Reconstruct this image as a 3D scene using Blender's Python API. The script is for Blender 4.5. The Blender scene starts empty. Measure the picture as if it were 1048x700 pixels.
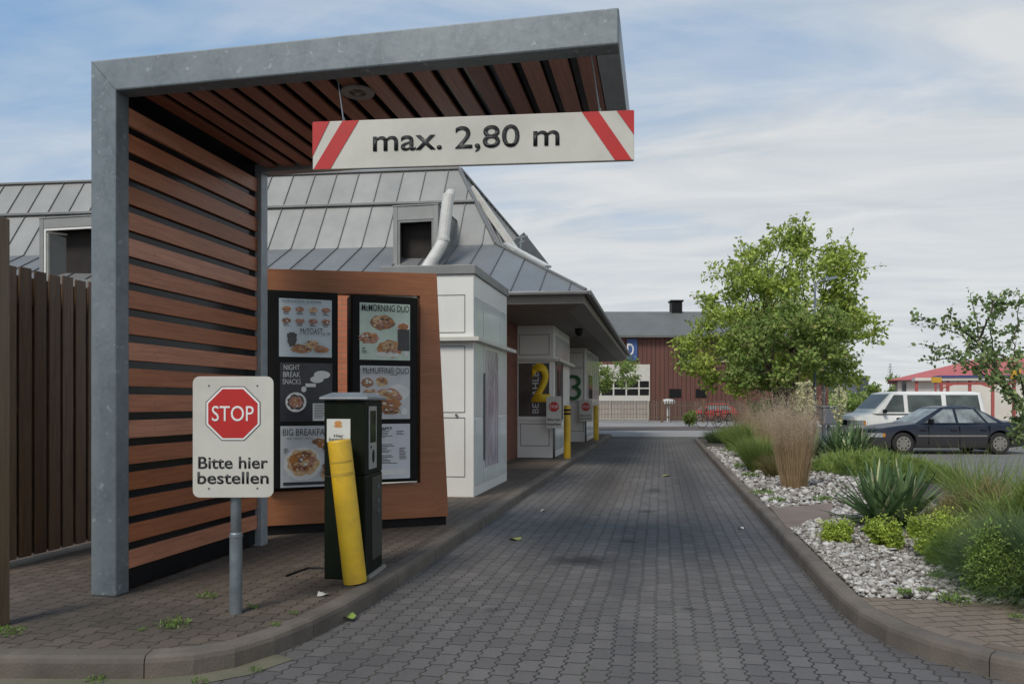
import bpy, bmesh, math, random
import numpy as np
from mathutils import Vector, Matrix
random.seed(7); rng = np.random.default_rng(7)
R = math.radians
sc = bpy.context.scene
col = sc.collection
# ------------------------------------------------------------------ camera maths
TH = math.atan2(152, 767); S_, C_ = math.sin(TH), math.cos(TH)
EYE = 1.5; FP = 767.0; HY = 412.0
SW = 0.12                                   # height of the raised pavement
def C(px, py, t):
    u = (px-524)/FP
    return Vector((t*(u*C_-S_), t*(u*S_+C_), EYE+(HY-py)/FP*t))
def G(px, py, z=0.0):
    t = (EYE-z)*FP/(py-HY)
    v = C(px, py, t); v.z = z
    return v
def V(px, py, Y):
    u = (px-524)/FP
    return C(px, py, Y/(u*S_+C_))
def VX(px, py, X):
    u = (px-524)/FP
    return C(px, py, X/(u*C_-S_))
def LOC(t, lx, z=0):                        # frame parallel to the far street (rotated by TH)
    return Vector((lx*C_-t*S_, lx*S_+t*C_, z))

# ------------------------------------------------------------------ materials
MATS = {}
def newmat(name):
    m = bpy.data.materials.new(name); m.use_nodes = True
    nt = m.node_tree; b = nt.nodes['Principled BSDF']
    MATS[name] = m
    return m, nt, b
def N(nt, t, **kw):
    n = nt.nodes.new(t)
    for k, v in kw.items():
        if k.startswith('i_'):
            n.inputs[k[2:].replace('_', ' ')].default_value = v
        else: setattr(n, k, v)
    return n
def c4(c): return (c[0], c[1], c[2], 1)
def mixc(nt, fac, a, b, mode='MIX'):
    n = nt.nodes.new('ShaderNodeMix'); n.data_type = 'RGBA'; n.blend_type = mode
    for s, v in ((0, fac), (6, a), (7, b)):
        if hasattr(v, 'is_linked') or isinstance(v, bpy.types.NodeSocket): nt.links.new(v, n.inputs[s])
        elif s == 0: n.inputs[0].default_value = v
        else: n.inputs[s].default_value = c4(v)
    return n.outputs[2]
def mth(nt, op, a, b=0.0, c=0.0):
    n = nt.nodes.new('ShaderNodeMath'); n.operation = op
    for i, v in enumerate((a, b, c)):
        if isinstance(v, bpy.types.NodeSocket): nt.links.new(v, n.inputs[i])
        else: n.inputs[i].default_value = v
    return n.outputs[0]
def ramp(nt, fac, lo, hi):
    n = nt.nodes.new('ShaderNodeMapRange'); n.clamp = True
    nt.links.new(fac, n.inputs[0]); n.inputs[1].default_value = lo; n.inputs[2].default_value = hi
    return n.outputs[0]
def noise(nt, vec, scale, detail=5, rough=.6, stretch=None, dist=0.0):
    if stretch:
        mp = N(nt, 'ShaderNodeMapping'); mp.inputs['Scale'].default_value = stretch
        nt.links.new(vec, mp.inputs[0]); vec = mp.outputs[0]
    n = N(nt, 'ShaderNodeTexNoise'); n.inputs['Scale'].default_value = scale
    n.inputs['Detail'].default_value = detail; n.inputs['Roughness'].default_value = rough
    n.inputs['Distortion'].default_value = dist
    nt.links.new(vec, n.inputs['Vector'])
    return n.outputs['Fac']
def bump(nt, b, h, strength, dist=0.01):
    n = N(nt, 'ShaderNodeBump'); n.inputs['Strength'].default_value = strength; n.inputs['Distance'].default_value = dist
    nt.links.new(h, n.inputs['Height']); nt.links.new(n.outputs[0], b.inputs['Normal'])
def pm(name, a, b2=None, scale=4, rough=.6, metal=0., bmp=0., bscale=40, stretch=None, island=0., rvar=0., spec=.5, grime=0., coat=0.):
    m, nt, b = newmat(name)
    tc = N(nt, 'ShaderNodeTexCoord').outputs['Object']
    if b2 is None: b2 = tuple(x*.82 for x in a)
    f = ramp(nt, noise(nt, tc, scale, 6, .6, stretch), .3, .7)
    c = mixc(nt, f, a, b2)
    if island:
        g = N(nt, 'ShaderNodeNewGeometry').outputs['Random Per Island']
        v = mth(nt, 'MULTIPLY_ADD', g, island*2, 1-island)
        hs = N(nt, 'ShaderNodeHueSaturation'); nt.links.new(c, hs.inputs['Color']); nt.links.new(v, hs.inputs['Value'])
        c = hs.outputs[0]
    if grime:
        gf = ramp(nt, noise(nt, tc, scale*.35+.6, 8, .7), .45, .75)
        gf = mth(nt, 'MULTIPLY', gf, grime)
        c = mixc(nt, gf, c, (.10, .09, .075))
    nt.links.new(c, b.inputs['Base Color'])
    b.inputs['Roughness'].default_value = rough; b.inputs['Metallic'].default_value = metal
    b.inputs['Specular IOR Level'].default_value = spec
    if coat: b.inputs['Coat Weight'].default_value = coat; b.inputs['Coat Roughness'].default_value = .05
    if rvar:
        r = mth(nt, 'MULTIPLY_ADD', noise(nt, tc, scale*2, 6), rvar*2, rough-rvar)
        nt.links.new(r, b.inputs['Roughness'])
    if bmp: bump(nt, b, noise(nt, tc, bscale, 6, .6, stretch), bmp)
    return m
def leafmat(name, a, b2, c3=None, scale=1.2, trans=.35, island=.35):
    m, nt, b = newmat(name)
    tc = N(nt, 'ShaderNodeTexCoord').outputs['Object']
    g = N(nt, 'ShaderNodeNewGeometry').outputs['Random Per Island']
    f = mth(nt, 'ADD', mth(nt, 'MULTIPLY', ramp(nt, noise(nt, tc, scale, 3), .35, .65), .6), mth(nt, 'MULTIPLY', g, .4))
    c = mixc(nt, f, a, b2)
    if c3: c = mixc(nt, ramp(nt, g, .88, .92), c, c3)
    g2 = mth(nt, 'FRACT', mth(nt, 'MULTIPLY', g, 17.3))
    hs = N(nt, 'ShaderNodeHueSaturation'); nt.links.new(c, hs.inputs['Color'])
    nt.links.new(mth(nt, 'MULTIPLY_ADD', g2, island*2, 1-island), hs.inputs['Value'])
    c = hs.outputs[0]
    nt.links.new(c, b.inputs['Base Color']); b.inputs['Roughness'].default_value = .55
    b.inputs['Specular IOR Level'].default_value = .3
    tr = N(nt, 'ShaderNodeBsdfTranslucent'); nt.links.new(c, tr.inputs[0])
    mx = N(nt, 'ShaderNodeMixShader'); mx.inputs[0].default_value = trans
    nt.links.new(b.outputs[0], mx.inputs[1]); nt.links.new(tr.outputs[0], mx.inputs[2])
    nt.links.new(mx.outputs[0], nt.nodes['Material Output'].inputs[0])
    return m
def paving(name, ca, cb, mortar, moss, bw=.185, rh=.127, amp=.009, per=.046, swap=True, stain=None, spots=(), ang=0., mossy=.5, off=.5, tint=None):
    m, nt, b = newmat(name)
    tcn = N(nt, 'ShaderNodeTexCoord').outputs['Object']
    tc = tcn
    if ang:
        mp = N(nt, 'ShaderNodeMapping'); mp.inputs['Rotation'].default_value = (0, 0, ang); nt.links.new(tc, mp.inputs[0]); tc = mp.outputs[0]
    wob = noise(nt, tcn, 1.3, 2)
    sp = N(nt, 'ShaderNodeSeparateXYZ'); nt.links.new(tc, sp.inputs[0])
    x, y = sp.outputs[0], sp.outputs[1]
    x = mth(nt, 'ADD', x, mth(nt, 'MULTIPLY', wob, .05))
    y = mth(nt, 'ADD', y, mth(nt, 'MULTIPLY', wob, .07))
    tri = mth(nt, 'SUBTRACT', mth(nt, 'MULTIPLY', mth(nt, 'PINGPONG', y, per), 1/per), .5)
    tri = ramp(nt, tri, -.22, .22)
    x2 = mth(nt, 'ADD', x, mth(nt, 'MULTIPLY', tri, amp*2))
    cb_ = N(nt, 'ShaderNodeCombineXYZ')
    nt.links.new(y if swap else x2, cb_.inputs[0]); nt.links.new(x2 if swap else y, cb_.inputs[1])
    br = N(nt, 'ShaderNodeTexBrick'); nt.links.new(cb_.outputs[0], br.inputs['Vector'])
    br.offset = off; br.inputs['Scale'].default_value = 1
    br.inputs['Brick Width'].default_value = bw; br.inputs['Row Height'].default_value = rh
    br.inputs['Mortar Size'].default_value = .0062; br.inputs['Mortar Smooth'].default_value = .35
    br.inputs['Color1'].default_value = c4(ca); br.inputs['Color2'].default_value = c4(cb)
    mo = mixc(nt, mth(nt, 'MULTIPLY', ramp(nt, noise(nt, tcn, 1.7, 6, .7), .48, .62), mossy), mortar, moss)
    nt.links.new(mo, br.inputs['Mortar'])
    c = br.outputs['Color']
    # mottling, wear, tracks
    c = mixc(nt, mth(nt, 'MULTIPLY', ramp(nt, noise(nt, tcn, 55, 4, .7), .35, .75), .28), c, tuple(min(1, v*1.8) for v in ca))
    c = mixc(nt, mth(nt, 'MULTIPLY', ramp(nt, noise(nt, tcn, .8, 7, .65, (1.6, .5, 1)), .42, .72), .55), c, tuple(v*.55 for v in ca))
    c = mixc(nt, mth(nt, 'MULTIPLY', ramp(nt, noise(nt, tcn, .45, 6, .6, (1.5, .7, 1)), .5, .7), .38), c, tint or tuple(v*1.6 for v in ca))
    for (sx, sy, rx, ry, colr, k) in spots:
        mp = N(nt, 'ShaderNodeMapping'); mp.vector_type = 'POINT'
        mp.inputs['Location'].default_value = (-sx/rx, -sy/ry, 0); mp.inputs['Scale'].default_value = (1/rx, 1/ry, 0)
        nt.links.new(tcn, mp.inputs[0])
        ln = N(nt, 'ShaderNodeVectorMath', operation='LENGTH'); nt.links.new(mp.outputs[0], ln.inputs[0])
        d = mth(nt, 'ADD', ln.outputs['Value'], mth(nt, 'MULTIPLY', mth(nt, 'SUBTRACT', noise(nt, tcn, 5, 6, .75), .5), 1.6))
        f = mth(nt, 'MULTIPLY', mth(nt, 'SUBTRACT', 1, ramp(nt, d, .2, 1.1)), k)
        c = mixc(nt, f, c, colr)
    nt.links.new(c, b.inputs['Base Color'])
    b.inputs['Roughness'].default_value = .82; b.inputs['Specular IOR Level'].default_value = .35
    h = mth(nt, 'ADD', mth(nt, 'MULTIPLY', br.outputs['Fac'], -1), mth(nt, 'MULTIPLY', noise(nt, tcn, 120, 4), .22))
    h = mth(nt, 'ADD', h, mth(nt, 'MULTIPLY', noise(nt, tcn, 9, 2), .5))
    bump(nt, b, h, .9, .012)
    return m
def wallbrick(name, ca, cb, mortar, axis='x'):
    m, nt, b = newmat(name)
    tcn = N(nt, 'ShaderNodeTexCoord').outputs['Object']
    sp = N(nt, 'ShaderNodeSeparateXYZ'); nt.links.new(tcn, sp.inputs[0])
    cb_ = N(nt, 'ShaderNodeCombineXYZ')
    nt.links.new(mth(nt, 'ADD', sp.outputs[0], sp.outputs[1]), cb_.inputs[0]); nt.links.new(sp.outputs[2], cb_.inputs[1])
    br = N(nt, 'ShaderNodeTexBrick'); nt.links.new(cb_.outputs[0], br.inputs['Vector'])
    br.inputs['Scale'].default_value = 1; br.inputs['Brick Width'].default_value = .25; br.inputs['Row Height'].default_value = .083
    br.inputs['Mortar Size'].default_value = .006; br.inputs['Mortar Smooth'].default_value = .2
    br.inputs['Color1'].default_value = c4(ca); br.inputs['Color2'].default_value = c4(cb); br.inputs['Mortar'].default_value = c4(mortar)
    c = mixc(nt, mth(nt, 'MULTIPLY', noise(nt, tcn, 30, 5), .4), br.outputs['Color'], tuple(v*.6 for v in ca))
    nt.links.new(c, b.inputs['Base Color']); b.inputs['Roughness'].default_value = .85
    bump(nt, b, mth(nt, 'MULTIPLY', br.outputs['Fac'], -1), .5, .006)
    return m

STEEL = pm('galvanised_steel', (.155, .185, .20), (.255, .29, .305), 9, .5, .55, .08, 30, rvar=.12, grime=.45)
# spangle + rust run marks on the galvanised frame
def galv(name, lo, hi, streak):
    m, nt, b = newmat(name)
    tc = N(nt, 'ShaderNodeTexCoord').outputs['Object']
    vo = N(nt, 'ShaderNodeTexVoronoi'); vo.inputs['Scale'].default_value = 38; nt.links.new(tc, vo.inputs['Vector'])
    sp = N(nt, 'ShaderNodeSeparateColor'); nt.links.new(vo.outputs['Color'], sp.inputs[0])
    c = mixc(nt, mth(nt, 'MULTIPLY', sp.outputs[0], .45), lo, hi)
    c = mixc(nt, ramp(nt, noise(nt, tc, 2.2, 7, .65, (1, 1, 1)), .35, .7), c, hi)
    c = mixc(nt, mth(nt, 'MULTIPLY', ramp(nt, noise(nt, tc, 7, 6, .7, (1, 1, .25)), .56, .72), .55), c, streak)
    c = mixc(nt, mth(nt, 'MULTIPLY', ramp(nt, noise(nt, tc, 16, 3, .5), .63, .72), .6), c, (.36, .40, .41))
    nt.links.new(c, b.inputs['Base Color']); b.inputs['Metallic'].default_value = .3
    nt.links.new(mth(nt, 'MULTIPLY_ADD', noise(nt, tc, 12, 4), .3, .38), b.inputs['Roughness'])
    bump(nt, b, noise(nt, tc, 14, 3), .12, .01)
    return m
GALV = galv('galvanised_frame_steel', (.125, .150, .162), (.215, .245, .258), (.085, .10, .105))
GALVDARK = pm('galvanised_rear_steel', (.26, .30, .32), (.36, .39, .41), 10, .5, .2)
def plankmat(name, a, b2, along):
    m, nt, b = newmat(name)
    tc = N(nt, 'ShaderNodeTexCoord').outputs['Object']
    st = {'y': (28, 1.2, 28), 'x': (1.2, 28, 28), 'z': (28, 28, 1.2)}[along]
    g = N(nt, 'ShaderNodeNewGeometry').outputs['Random Per Island']
    c = mixc(nt, ramp(nt, noise(nt, tc, 1.6, 7, .7, st, 1.0), .38, .62), a, b2)
    c = mixc(nt, mth(nt, 'MULTIPLY', ramp(nt, noise(nt, tc, 1.1, 5), .4, .75), .4), c, tuple(v*.55 for v in a))
    hs = N(nt, 'ShaderNodeHueSaturation'); nt.links.new(c, hs.inputs['Color'])
    nt.links.new(mth(nt, 'MULTIPLY_ADD', g, .62, .66), hs.inputs['Value'])
    nt.links.new(mth(nt, 'MULTIPLY_ADD', g, -.25, 1.1), hs.inputs['Saturation'])
    nt.links.new(hs.outputs[0], b.inputs['Base Color'])
    b.inputs['Roughness'].default_value = .42
    bump(nt, b, noise(nt, tc, 2.5, 6, .6, st), .12, .004)
    return m
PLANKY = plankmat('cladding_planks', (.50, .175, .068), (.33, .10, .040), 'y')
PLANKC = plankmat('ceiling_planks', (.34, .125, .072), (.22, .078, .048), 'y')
PANELW = plankmat('brown_laminate', (.44, .185, .088), (.33, .13, .06), 'x')
FENCEW = plankmat('dark_stained_timber', (.20, .112, .055), (.10, .056, .03), 'z')
POSTW = plankmat('weathered_post_timber', (.20, .14, .085), (.13, .085, .05), 'z')
BLACKGL = pm('black_glossy_panel', (.008, .009, .010), (.014, .015, .017), 3, .15, spec=.22)
BLACK = pm('black_plastic', (.009, .009, .009), (.014, .014, .014), 6, .5, spec=.15)
DKGREEN = pm('dark_green_enamel', (.006, .009, .005), (.010, .014, .008), 5, .5, rvar=.06, spec=.12)
WHITEP = pm('white_coated_panel', (.80, .79, .745), (.72, .71, .665), 1.2, .38, rvar=.08, grime=.10)
WHITEG = pm('white_glazed_panel', (.70, .73, .70), (.60, .64, .62), .9, .12, rvar=.05, grime=.12)
CREAM = pm('cream_sheet_metal', (.62, .60, .53), (.54, .52, .46), 3, .45)
SIGNW = pm('sign_plate_face', (.60, .585, .52), (.52, .505, .44), 2.5, .45, grime=.22)
RED = pm('sign_red', (.50, .018, .014), (.42, .02, .018), 5, .4)
SIGNBK = pm('lettering_black', (.012, .012, .012), (.02, .02, .02), 5, .5)
SIGNWT = pm('lettering_white', (.78, .78, .76), (.70, .70, .68), 5, .5)
YEL = pm('bollard_yellow', (.74, .47, .020), (.60, .37, .018), 4, .42, grime=.42, bmp=.05)
YELT = pm('lettering_yellow', (.85, .58, .03), (.75, .50, .02), 4, .5)
GRNT = pm('lettering_green', (.03, .16, .05), (.02, .13, .04), 4, .5)
KERB = pm('kerb_concrete', (.165, .138, .112), (.090, .076, .062), 3.2, .88, bmp=.5, bscale=60, grime=.3, island=.16)
KERBR = pm('kerb_concrete_warm', (.18, .148, .12), (.10, .084, .068), 3.2, .88, bmp=.5, bscale=60, grime=.3, island=.16)
SLAB = pm('concrete_slab', (.24, .18, .145), (.17, .13, .105), 2.5, .9, bmp=.4, bscale=70, grime=.3)
ASPH = pm('asphalt', (.19, .18, .17), (.145, .14, .132), 1.5, .9, bmp=.5, bscale=90)
FARP = pm('street_paving', (.30, .285, .265), (.24, .225, .21), .6, .9, bmp=.3, bscale=40)
GROUND = pm('dusty_ground', (.12, .11, .095), (.08, .075, .06), .2, .95)
SOIL = pm('bed_soil', (.10, .085, .065), (.045, .038, .028), 6, .95, bmp=.6, bscale=50)
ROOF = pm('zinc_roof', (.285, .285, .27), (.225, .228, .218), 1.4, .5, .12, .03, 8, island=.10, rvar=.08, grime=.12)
ROOFD = pm('zinc_roof_lower_sky_tone', (.215, .219, .218), (.18, .184, .184), 1.4, .45, .2, .03, 8, island=.08, rvar=.08, grime=.12)  # same zinc as the upper roof; darker sky reflection painted into its colour
SEAM = pm('zinc_seam', (.17, .175, .175), (.13, .135, .135), 3, .45, .4)
FLASH = pm('grey_flashing', (.25, .25, .24), (.19, .19, .185), 3, .5, .3, grime=.2)
FASCIA = pm('brown_fascia', (.19, .165, .145), (.16, .135, .12), 2, .5)
SOFFIT = pm('soffit_board', (.20, .175, .155), (.16, .14, .125), 2, .6)
BRICK = wallbrick('orange_brick', (.52, .18, .09), (.43, .14, .07), (.26, .17, .12))
BRICKD = wallbrick('red_brick', (.23, .085, .055), (.17, .06, .042), (.14, .10, .08))
DUCT = pm('white_duct_paint', (.62, .61, .57), (.52, .51, .47), 4, .4, grime=.2)
DARKIN = pm('dark_interior', (.012, .010, .009), (.025, .018, .014), 3, .8)
def glassm(name, c, rough=.05):
    m, nt, b = newmat(name)
    b.inputs['Base Color'].default_value = c4(c); b.inputs['Roughness'].default_value = rough
    b.inputs['Specular IOR Level'].default_value = .8
    return m
GLASS = glassm('window_glass', (.03, .034, .034))
GLASSB = pm('booth_glass', (.13, .115, .10), (.035, .032, .03), 1.1, .12)
GLASSD = glassm('dark_pane', (.012, .012, .013), .35)
GLASSD.node_tree.nodes['Principled BSDF'].inputs['Specular IOR Level'].default_value = .2
CARGL = pm('car_glass', (.34, .38, .37), (.045, .05, .05), 2.2, .12)
VANGL = pm('van_glass', (.11, .14, .13), (.03, .04, .038), 1.6, .12)
LOCM = pm
CONCR = pm('soft_concrete', (.33, .31, .27), (.25, .235, .2), 2, .9, bmp=.2)

# ------------------------------------------------------------------ mesh builder
def wloc(p):
    v = Vector((0, 0, 0))
    while p is not None: v = v+Vector(p.location); p = p.parent
    return v
class MB:
    def __init__(s): s.v = []; s.f = []; s.m = []
    def add(s, vs, fs, m=0):
        o = len(s.v); s.v += [tuple(v) for v in vs]
        for f in fs: s.f.append(tuple(i+o for i in f)); s.m.append(m)
        return s
    def box(s, x0, x1, y0, y1, z0, z1, m=0):
        vs = [(x, y, z) for z in (z0, z1) for (x, y) in ((x0, y0), (x1, y0), (x1, y1), (x0, y1))]
        return s.hexa(vs, m)
    def hexa(s, vs, m=0):                    # 4 bottom ccw, 4 top ccw
        return s.add(vs, [(3, 2, 1, 0), (4, 5, 6, 7), (0, 1, 5, 4), (1, 2, 6, 5), (2, 3, 7, 6), (3, 0, 4, 7)], m)
    def bar(s, a, b, w, h, m=0, up=(0, 0, 1)):   # box between a and b; w sideways, h along up
        a, b = Vector(a), Vector(b); d = (b-a).normalized(); u = Vector(up)
        sd = d.cross(u)
        if sd.length < 1e-4: sd = d.cross(Vector((1, 0, 0)))
        sd.normalize(); u = sd.cross(d).normalized()
        o = [(-1, -1), (1, -1), (1, 1), (-1, 1)]
        vs = [a+sd*(i*w/2)+u*(j*h/2) for i, j in o]+[b+sd*(i*w/2)+u*(j*h/2) for i, j in o]
        return s.hexa(vs, m)
    def tube(s, pts, rad, n=10, m=0, cap=True):
        pts = [Vector(p) for p in pts]
        if not hasattr(rad, '__len__'): rad = [rad]*len(pts)
        ref = None; rings = []
        for i, p in enumerate(pts):
            d = (pts[min(i+1, len(pts)-1)]-pts[max(i-1, 0)]).normalized()
            if ref is None: ref = d.orthogonal().normalized()
            ref = (ref-d*ref.dot(d)).normalized(); q = d.cross(ref)
            rings.append([p+(ref*math.cos(2*math.pi*k/n)+q*math.sin(2*math.pi*k/n))*rad[i] for k in range(n)])
        vs = [v for r in rings for v in r]; fs = []
        for i in range(len(pts)-1):
            for k in range(n):
                fs.append((i*n+k, i*n+(k+1) % n, (i+1)*n+(k+1) % n, (i+1)*n+k))
        if cap: fs.append(tuple(range(n-1, -1, -1))); fs.append(tuple((len(pts)-1)*n+k for k in range(n)))
        return s.add(vs, fs, m)
    def prism(s, poly, axis, a, b, m=0):     # poly in the other two axes
        n = len(poly)
        def mk(p, c): return {'x': (c, p[0], p[1]), 'y': (p[0], c, p[1]), 'z': (p[0], p[1], c)}[axis]
        vs = [mk(p, a) for p in poly]+[mk(p, b) for p in poly]
        fs = [tuple(range(n))[::-1], tuple(range(n, 2*n))]+[(i, (i+1) % n, (i+1) % n+n, i+n) for i in range(n)]
        return s.add(vs, fs, m)
    def disc(s, c, r, n, ax='y', m=0, rz=None):
        c = Vector(c); rz = rz or r
        vs = []
        for k in range(n):
            a = 2*math.pi*k/n
            vs.append(c+({'y': Vector((r*math.cos(a), 0, rz*math.sin(a))), 'z': Vector((r*math.cos(a), rz*math.sin(a), 0)), 'x': Vector((0, r*math.cos(a), rz*math.sin(a)))}[ax]))
        return s.add(vs, [tuple(range(n))], m)
    def build(s, name, mats, parent=None, smooth=False, bevel=0., at=None, rot=None, world=True, seg=2):
        me = bpy.data.meshes.new(name)
        off = Vector((0, 0, 0))
        if parent is not None and world: off = wloc(parent)
        if parent is None and at is not None and world: off = Vector(at)
        me.from_pydata([(v[0]-off.x, v[1]-off.y, v[2]-off.z) for v in s.v], [], s.f)
        if not isinstance(mats, (list, tuple)): mats = [mats]
        for m in mats: me.materials.append(m)
        if len(mats) > 1: me.polygons.foreach_set('material_index', s.m)
        bm = bmesh.new(); bm.from_mesh(me); bmesh.ops.recalc_face_normals(bm, faces=bm.faces); bm.to_mesh(me); bm.free()
        if smooth: me.polygons.foreach_set('use_smooth', [True]*len(me.polygons))
        me.update()
        o = bpy.data.objects.new(name, me); col.objects.link(o)
        if parent is not None: o.parent = parent
        elif at is not None: o.location = at
        if rot is not None: o.rotation_euler = rot
        if bevel:
            b = o.modifiers.new('Bevel', 'BEVEL'); b.width = bevel; b.segments = seg; b.limit_method = 'ANGLE'; b.angle_limit = R(35)
        return o
def fastmesh(name, verts, faces, mat, parent=None, at=None, smooth=False, tri=False):
    me = bpy.data.meshes.new(name)
    verts = np.asarray(verts, dtype=np.float32)
    if parent is not None: verts = verts-np.array(wloc(parent), dtype=np.float32)
    elif at is not None: verts = verts-np.array(at, dtype=np.float32)
    faces = np.asarray(faces, dtype=np.int32); k = faces.shape[1]
    me.vertices.add(len(verts)); me.vertices.foreach_set('co', verts.ravel())
    me.loops.add(faces.size); me.loops.foreach_set('vertex_index', faces.ravel())
    me.polygons.add(len(faces)); me.polygons.foreach_set('loop_start', np.arange(0, faces.size, k, dtype=np.int32))
    try: me.polygons.foreach_set('loop_total', np.full(len(faces), k, dtype=np.int32))
    except Exception: pass
    if smooth: me.polygons.foreach_set('use_smooth', [True]*len(faces))
    me.materials.append(mat); me.update(calc_edges=True); me.validate()
    o = bpy.data.objects.new(name, me); col.objects.link(o)
    if parent is not None: o.parent = parent
    elif at is not None: o.location = at
    return o
def tag(o, label=None, cat=None, group=None, kind=None):
    if label: o['label'] = label
    if cat: o['category'] = cat
    if group: o['group'] = group
    if kind: o['kind'] = kind
    return o
def thing(name, label, cat, loc=(0, 0, 0), rz=0, group=None):
    o = bpy.data.objects.new(name, None); col.objects.link(o); o.empty_display_size = .2
    o.location = loc; o.rotation_euler = (0, 0, rz)
    return tag(o, label, cat, group)
def struct(o): return tag(o, kind='structure')
def copy_tree(o, parent=None):
    kids = [c for c in bpy.data.objects if c.parent == o]
    c = o.copy(); col.objects.link(c)
    if parent: c.parent = parent
    for k in kids: copy_tree(k, c)
    return c
def text(body, mat, parent, origin, xdir, ydir, w, h, name='lettering', bold=0.0, thick=.002, gap=0.):
    """flat lettering fitted into a w x h box centred at origin (parent local space); xdir, ydir unit vectors"""
    cu = bpy.data.curves.new(name, 'FONT'); cu.body = body; cu.size = 1; cu.offset = bold
    cu.space_line = .85+gap; cu.align_x = 'CENTER'; cu.resolution_u = 4
    to = bpy.data.objects.new('tmp', cu); col.objects.link(to)
    bpy.context.view_layer.update()
    dg = bpy.context.evaluated_depsgraph_get()
    me = bpy.data.meshes.new_from_object(to.evaluated_get(dg))
    bpy.data.objects.remove(to); bpy.data.curves.remove(cu)
    n = len(me.vertices); co = np.zeros(n*3); me.vertices.foreach_get('co', co); co = co.reshape(-1, 3)
    mn, mx = co.min(0), co.max(0)
    xs = (co[:, 0]-(mn[0]+mx[0])/2)*(w/(mx[0]-mn[0])); ys = (co[:, 1]-(mn[1]+mx[1])/2)*(h/(mx[1]-mn[1]))
    X = np.array(xdir); Y = np.array(ydir); Z = np.cross(X, Y)
    out = np.array(origin)+xs[:, None]*X+ys[:, None]*Y
    me.vertices.foreach_set('co', out.ravel()); me.materials.clear(); me.materials.append(mat); me.update(); me.name = name
    o = bpy.data.objects.new(name, me); col.objects.link(o)
    if parent: o.parent = parent
    so = o.modifiers.new('Solid', 'SOLIDIFY'); so.thickness = thick; so.offset = 0
    return o

# ------------------------------------------------------------------ ground, lane, kerbs
g = MB(); g.add([(-400, -60, -.03), (500, -60, -.03), (500, 900, -.03), (-400, 900, -.03)], [(0, 1, 2, 3)]); struct(g.build('ground', GROUND))
oil = G(597, 574); br1 = G(620, 500); dk2 = G(470, 640)
LANE = paving('lane_paving', (.132, .123, .118), (.090, .084, .082), (.018, .0165, .015), (.075, .090, .018),
              spots=[(oil.x, oil.y, .42, .33, (.018, .018, .02), .85), (br1.x, br1.y, .55, 3.2, (.13, .10, .075), .5), (-.3, 7.2, .3, 2.5, (.05, .05, .052), .45),
                     (-1.05, 14, .42, 7, (.05, .046, .046), .75), (.45, 14, .42, 8, (.05, .046, .046), .7), (-.35, 8.2, .12, .10, (.02, .02, .02), .8), (-.2, 10.5, .16, .2, (.025, .025, .025), .7), (.2, 5.6, .07, .06, (.02, .02, .02), .7), (-.1, 13, .2, .5, (.03, .03, .03), .6), (-1.2, 5.3, .10, .08, (.025, .025, .025), .6)], tint=(.20, .185, .165))
lane_far = LOC(34, 0).y
l = MB(); l.add([(-9, -3, 0), (9, -3, 0), (9, 4.9, 0), (1.9, 5.3, 0), (1.9, 31.6, 0), (-2.4, 31.6, 0), (-2.4, 5.4, 0), (-9, 5.0, 0)], [tuple(range(8))])
struct(l.build('lane', LANE))
LKX = 0
LK = [(-2.1, 33.2), (-2.1, 20), (-2.1, 10), (-2.1, 5.3), (-2.12, 4.85), (-2.17, 4.45), (-2.25, 4.1), (-2.36, 3.85), (-2.52, 3.70), (-2.75, 3.60), (-3.1, 3.53), (-3.6, 3.44), (-9, 2.5)]
RK = [(2.6, 31.9), (2.0, 31.6), (1.55, 31.2), (1.33, 30.6), (1.28, 30), (1.27, 20), (1.26, 10), (1.25, 6.2), (1.255, 5.75), (1.29, 5.35), (1.38, 5.03), (1.54, 4.75), (1.76, 4.52), (2.05, 4.36), (2.6, 4.1), (9, 1.6)]
def offset(poly, d):
    out = []
    for i, p in enumerate(poly):
        a = Vector(poly[max(i-1, 0)]); b = Vector(poly[min(i+1, len(poly)-1)]); t = (b-a).normalized()
        out.append((p[0]+t.y*d, p[1]-t.x*d))
    return out
def kerb(line, side, mat, name, w=.13, step=1.0):
    # kerb stones ~1 m long, each its own island, with a rounded face edge
    L = [Vector(p) for p in line]; pts = [L[0]]; acc = 0; cuts = [0]
    dense = []
    for a, b in zip(L[:-1], L[1:]):
        n = max(1, int((b-a).length/.25))
        for k in range(n): dense.append(a+(b-a)*k/n)
    dense.append(L[-1]); dense = [tuple(p) for p in dense]
    off = lambda d: offset(dense, d*side)
    prof = [(0, -.02), (0.004, .085), (.012, .108), (.03, .122), (w, .124), (w, .05)]
    rows = [(off(d), z) for d, z in prof]
    mb = MB(); n = len(dense); i = 0; k = int(step/.25)
    while i < n-1:
        j = min(i+k, n-1); vs = []; fs = []
        for q in range(i, j+1):
            for r, z in rows:
                p = Vector(r[q])
                if q == i and q > 0: p += (Vector(r[q+1])-p).normalized()*.003
                if q == j and q < n-1: p -= (p-Vector(r[q-1])).normalized()*.003
                vs.append((p.x, p.y, z))
        P = len(rows)
        for q in range(j-i):
            for a in range(P-1): fs.append((q*P+a, q*P+a+1, (q+1)*P+a+1, (q+1)*P+a))
        fs.append(tuple(range(P))); fs.append(tuple((j-i)*P+a for a in range(P))[::-1])
        mb.add(vs, fs); i = j
    o = mb.build(name, mat); struct(o)
    return off(w)
inL = kerb(LK, 1, KERB, 'kerb')
inR = kerb(RK, -1, KERBR, 'kerb')
GUT = pm('mossy_gutter', (.17, .15, .11), (.10, .10, .06), 3, .9, bmp=.4, bscale=60)
gl = [p for p in LK if p[1] < 4.3]; go = offset(LK, -.16); go = [p for p, q_ in zip(go, LK) if q_[1] < 4.3]
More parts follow.
